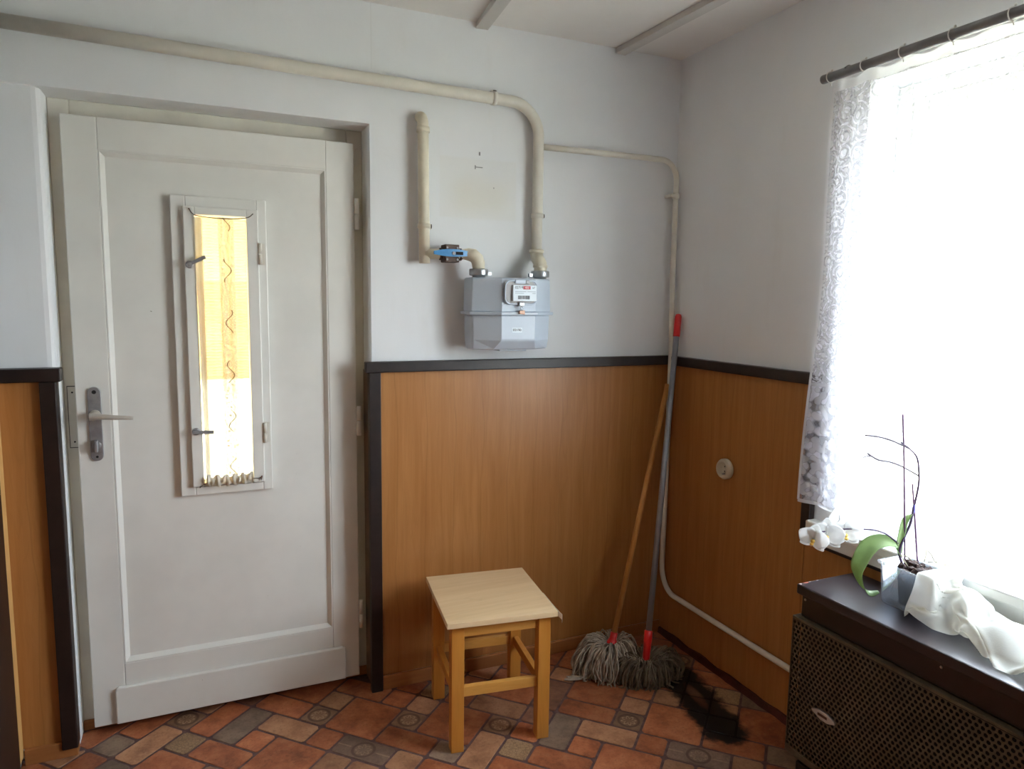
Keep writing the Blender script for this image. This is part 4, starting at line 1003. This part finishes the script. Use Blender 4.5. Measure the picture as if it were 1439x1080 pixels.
# ------------------------------------------------------------------ white cloth (a small drape simulation over the tub and a bunched heap)
import numpy as np
def lerp_tab(tab, x):
    t = np.array(tab); o = np.argsort(t[:, 0]); return np.interp(x, t[o, 0], t[o, 1])
HFRONT = [(-1.40, -.135), (-1.44, -.150), (-1.49, -.190), (-1.59, -.215), (-1.67, -.225), (-1.80, -.220), (-1.98, -.20)]
HTOP_ = [(-1.36, .075), (-1.44, .082), (-1.50, .072), (-1.60, .054), (-1.75, .042), (-1.92, .03), (-1.98, .0)]
def under(x, y):          # height of what lies under the cloth
    sst = lambda q: np.clip(q, 0, 1) ** 2 * (3 - 2 * np.clip(q, 0, 1))
    tub = .1265 * sst((x + .190) / .012) * sst((y + 1.412) / .014)
    fx = lerp_tab(HFRONT, y); c = (fx - .048) / 2; w_ = np.abs(fx + .048) / 2
    q = np.clip(1 - ((x - c) / w_) ** 2, 0, 1)
    heap = lerp_tab(HTOP_, y) * np.sqrt(q) * (1 + .18 * np.sin(y * 37 + x * 20))
    return np.maximum(tub, heap) + .004
def drape():
    rs = np.random.RandomState(4); ny, nx = 84, 40
    Y, X = np.meshgrid(np.linspace(-1.338, -1.98, ny), np.linspace(-.222, -.046, nx), indexing='ij')
    X = X + .012 * np.sin(Y * 21); Y = Y + .006 * np.sin(X * 60)
    Z = under(X, Y) + .02 + .012 * rs.rand(ny, nx)
    P = np.stack([X, Y, Z], -1); Q = P.copy()
    dy, dx = .642 / (ny - 1) * 1.20, .176 / (nx - 1) * 1.42
    con = [((0, 1), dx), ((1, 0), dy), ((1, 1), math.hypot(dx, dy)), ((1, -1), math.hypot(dx, dy)), ((0, 3), 3 * dx), ((3, 0), 3 * dy)]
    for it in range(150):
        V = (P - Q) * .90; Q = P.copy(); P = P + V; P[..., 2] -= .00022
        for rep_ in range(4):
            for (a, b), L in con:
                k = .5 if max(a, abs(b)) < 3 else .12
                if b >= 0: A = P[:ny - a or None, :nx - b or None]; Bv = P[a:, b:]
                else: A = P[:ny - a, -b:]; Bv = P[a:, :nx + b]
                d = Bv - A; l = np.linalg.norm(d, axis=-1, keepdims=True) + 1e-9; cr = d * (1 - L / l) * .5 * k
                A += cr; Bv -= cr
        P[..., 0] = np.clip(P[..., 0], -.262, -.0445); P[..., 1] = np.minimum(P[..., 1], -1.334)
        h = under(P[..., 0], P[..., 1]); low = P[..., 2] < h
        P[..., 2] = np.where(low, h, P[..., 2]); Q = np.where(low[..., None], P - (P - Q) * .3, Q)
        P[..., 2] = np.minimum(P[..., 2], h + .035)
    return P, ny, nx
P_, ny_, nx_ = drape()
ct = MB().add([(p[0], p[1], HT + p[2]) for p in P_.reshape(-1, 3)], [(j * nx_ + i, (j + 1) * nx_ + i, (j + 1) * nx_ + i + 1, j * nx_ + i + 1) for j in range(ny_ - 1) for i in range(nx_ - 1)], True).build('cloth', CLOTH, subsurf=1)
tag(ct, 'crumpled white cloth draped over the tub and along the heater top', 'cloth')

# ------------------------------------------------------------------ curtain rod and window lace
rd = thing('curtain_rod', 'grey metal curtain rod across top of the window', 'curtain rod', (-.08, -1.6, 2.203))
MB().lathe([(.006, 0), (.0135, .002), (.0140, .006), (.0140, 1.72), (.006, 1.724)], (-.080, -.838, 2.203), (0, -1, 0), 20).build('rod', RODM, rd)
for y in (-.935, -2.3):
    m = MB(); m.tube(smoothpath([(-.001, y, 2.232), (-.030, y, 2.232), (-.066, y, 2.2195), (-.080, y, 2.2185), (-.094, y, 2.2105)], 5), .003, 8); m.lathe([(.010, 0), (.010, .003)], (0, y, 2.232), (-1, 0, 0), 12); m.build('rod_bracket', RODM, rd)
lc = thing('lace_curtain', 'long white lace curtain hanging from the rod at the window', 'curtain', (-.08, -1.6, 2.18))
def wl(u, v):
    s = u * 1.62; y = -.882 - s; z = 2.166 - v * 1.322
    bunch = max(0, 1 - s / .30)
    amp = .004 + .008 * bunch
    x = -.079 + .034 * v * (1 - .3 * bunch) + amp * sin(s * 38 + .6 * sin(v * 5)) * (.3 + .7 * min(1, v * 3)) + .004 * sin(s * 90 + v * 3) * bunch
    y += .054 * v ** 1.1 * max(0, 1 - s / .6)
    return (min(x, -.040), y + .004 * sin(v * 9 + s * 5), z - .006 * abs(sin(s * 24)) * (1 - v) * .3)
MB().grid(wl, 240, 60).build('lace_panel', LACE, lc)
for k, (wd_, dx_) in enumerate(((.160, .014),)):
    def fold(u, v, wd_=wd_, dx_=dx_):
        s_ = u * wd_ / 1.62; x, y, z = wl(s_, v)
        return (min(-.031, x + dx_ * (1 - .25 * v) + .004 * sin(u * 17 + v * 6 + k)), y - .004 * sin(v * 4 + k), z)
    MB().grid(fold, 30, 60).build('folded_layer', LACE_F, lc)
def hm(u, v):
    s = u * 1.62; x, y, z = wl(u, 0); return (x - .0015, y, 2.186 - v * .030 + .004 * sin(s * 55) * (1 - v) - .004 * abs(sin(s * 24)))
MB().grid(hm, 240, 3).build('top_hem', HEM, lc)
def hb(u, v):
    x, y, z = wl(u * .999, 1); return (x - .001, y, z + .004 - v * .012)
MB().grid(hb, 240, 2).build('bottom_hem', HEM, lc)
def hs(u, v):
    x, y, z = wl(0, v); return (x - .001, y + .003 - u * .010, z)
MB().grid(hs, 2, 60).build('side_hem', HEM, lc)
for y in (-.872, -.994, -1.119, -1.262, -1.411, -1.58, -1.76, -1.95, -2.15, -2.36):
    pts = [(-.080 + .0165 * cos(a), y + .004 * sin(a * .5), 2.203 + .0165 * sin(a)) for a in [2 * pi * k / 14 for k in range(14)]]
    m = MB().tube(pts, .0016, 6, closed=True); m.tube([(-.082, y, 2.1868), (-.080, y - .002, 2.176)], .0014, 6); m.ball((-.083, y - .004, 2.2215), .004, 6, 4)
    m.build('tie_loop', THREAD, lc)

for o_ in (gp, gp2, gp3): o_['group'] = 'cream gas pipes on the wall'
for o_ in (m1, m2): o_['group'] = 'mops in the corner'
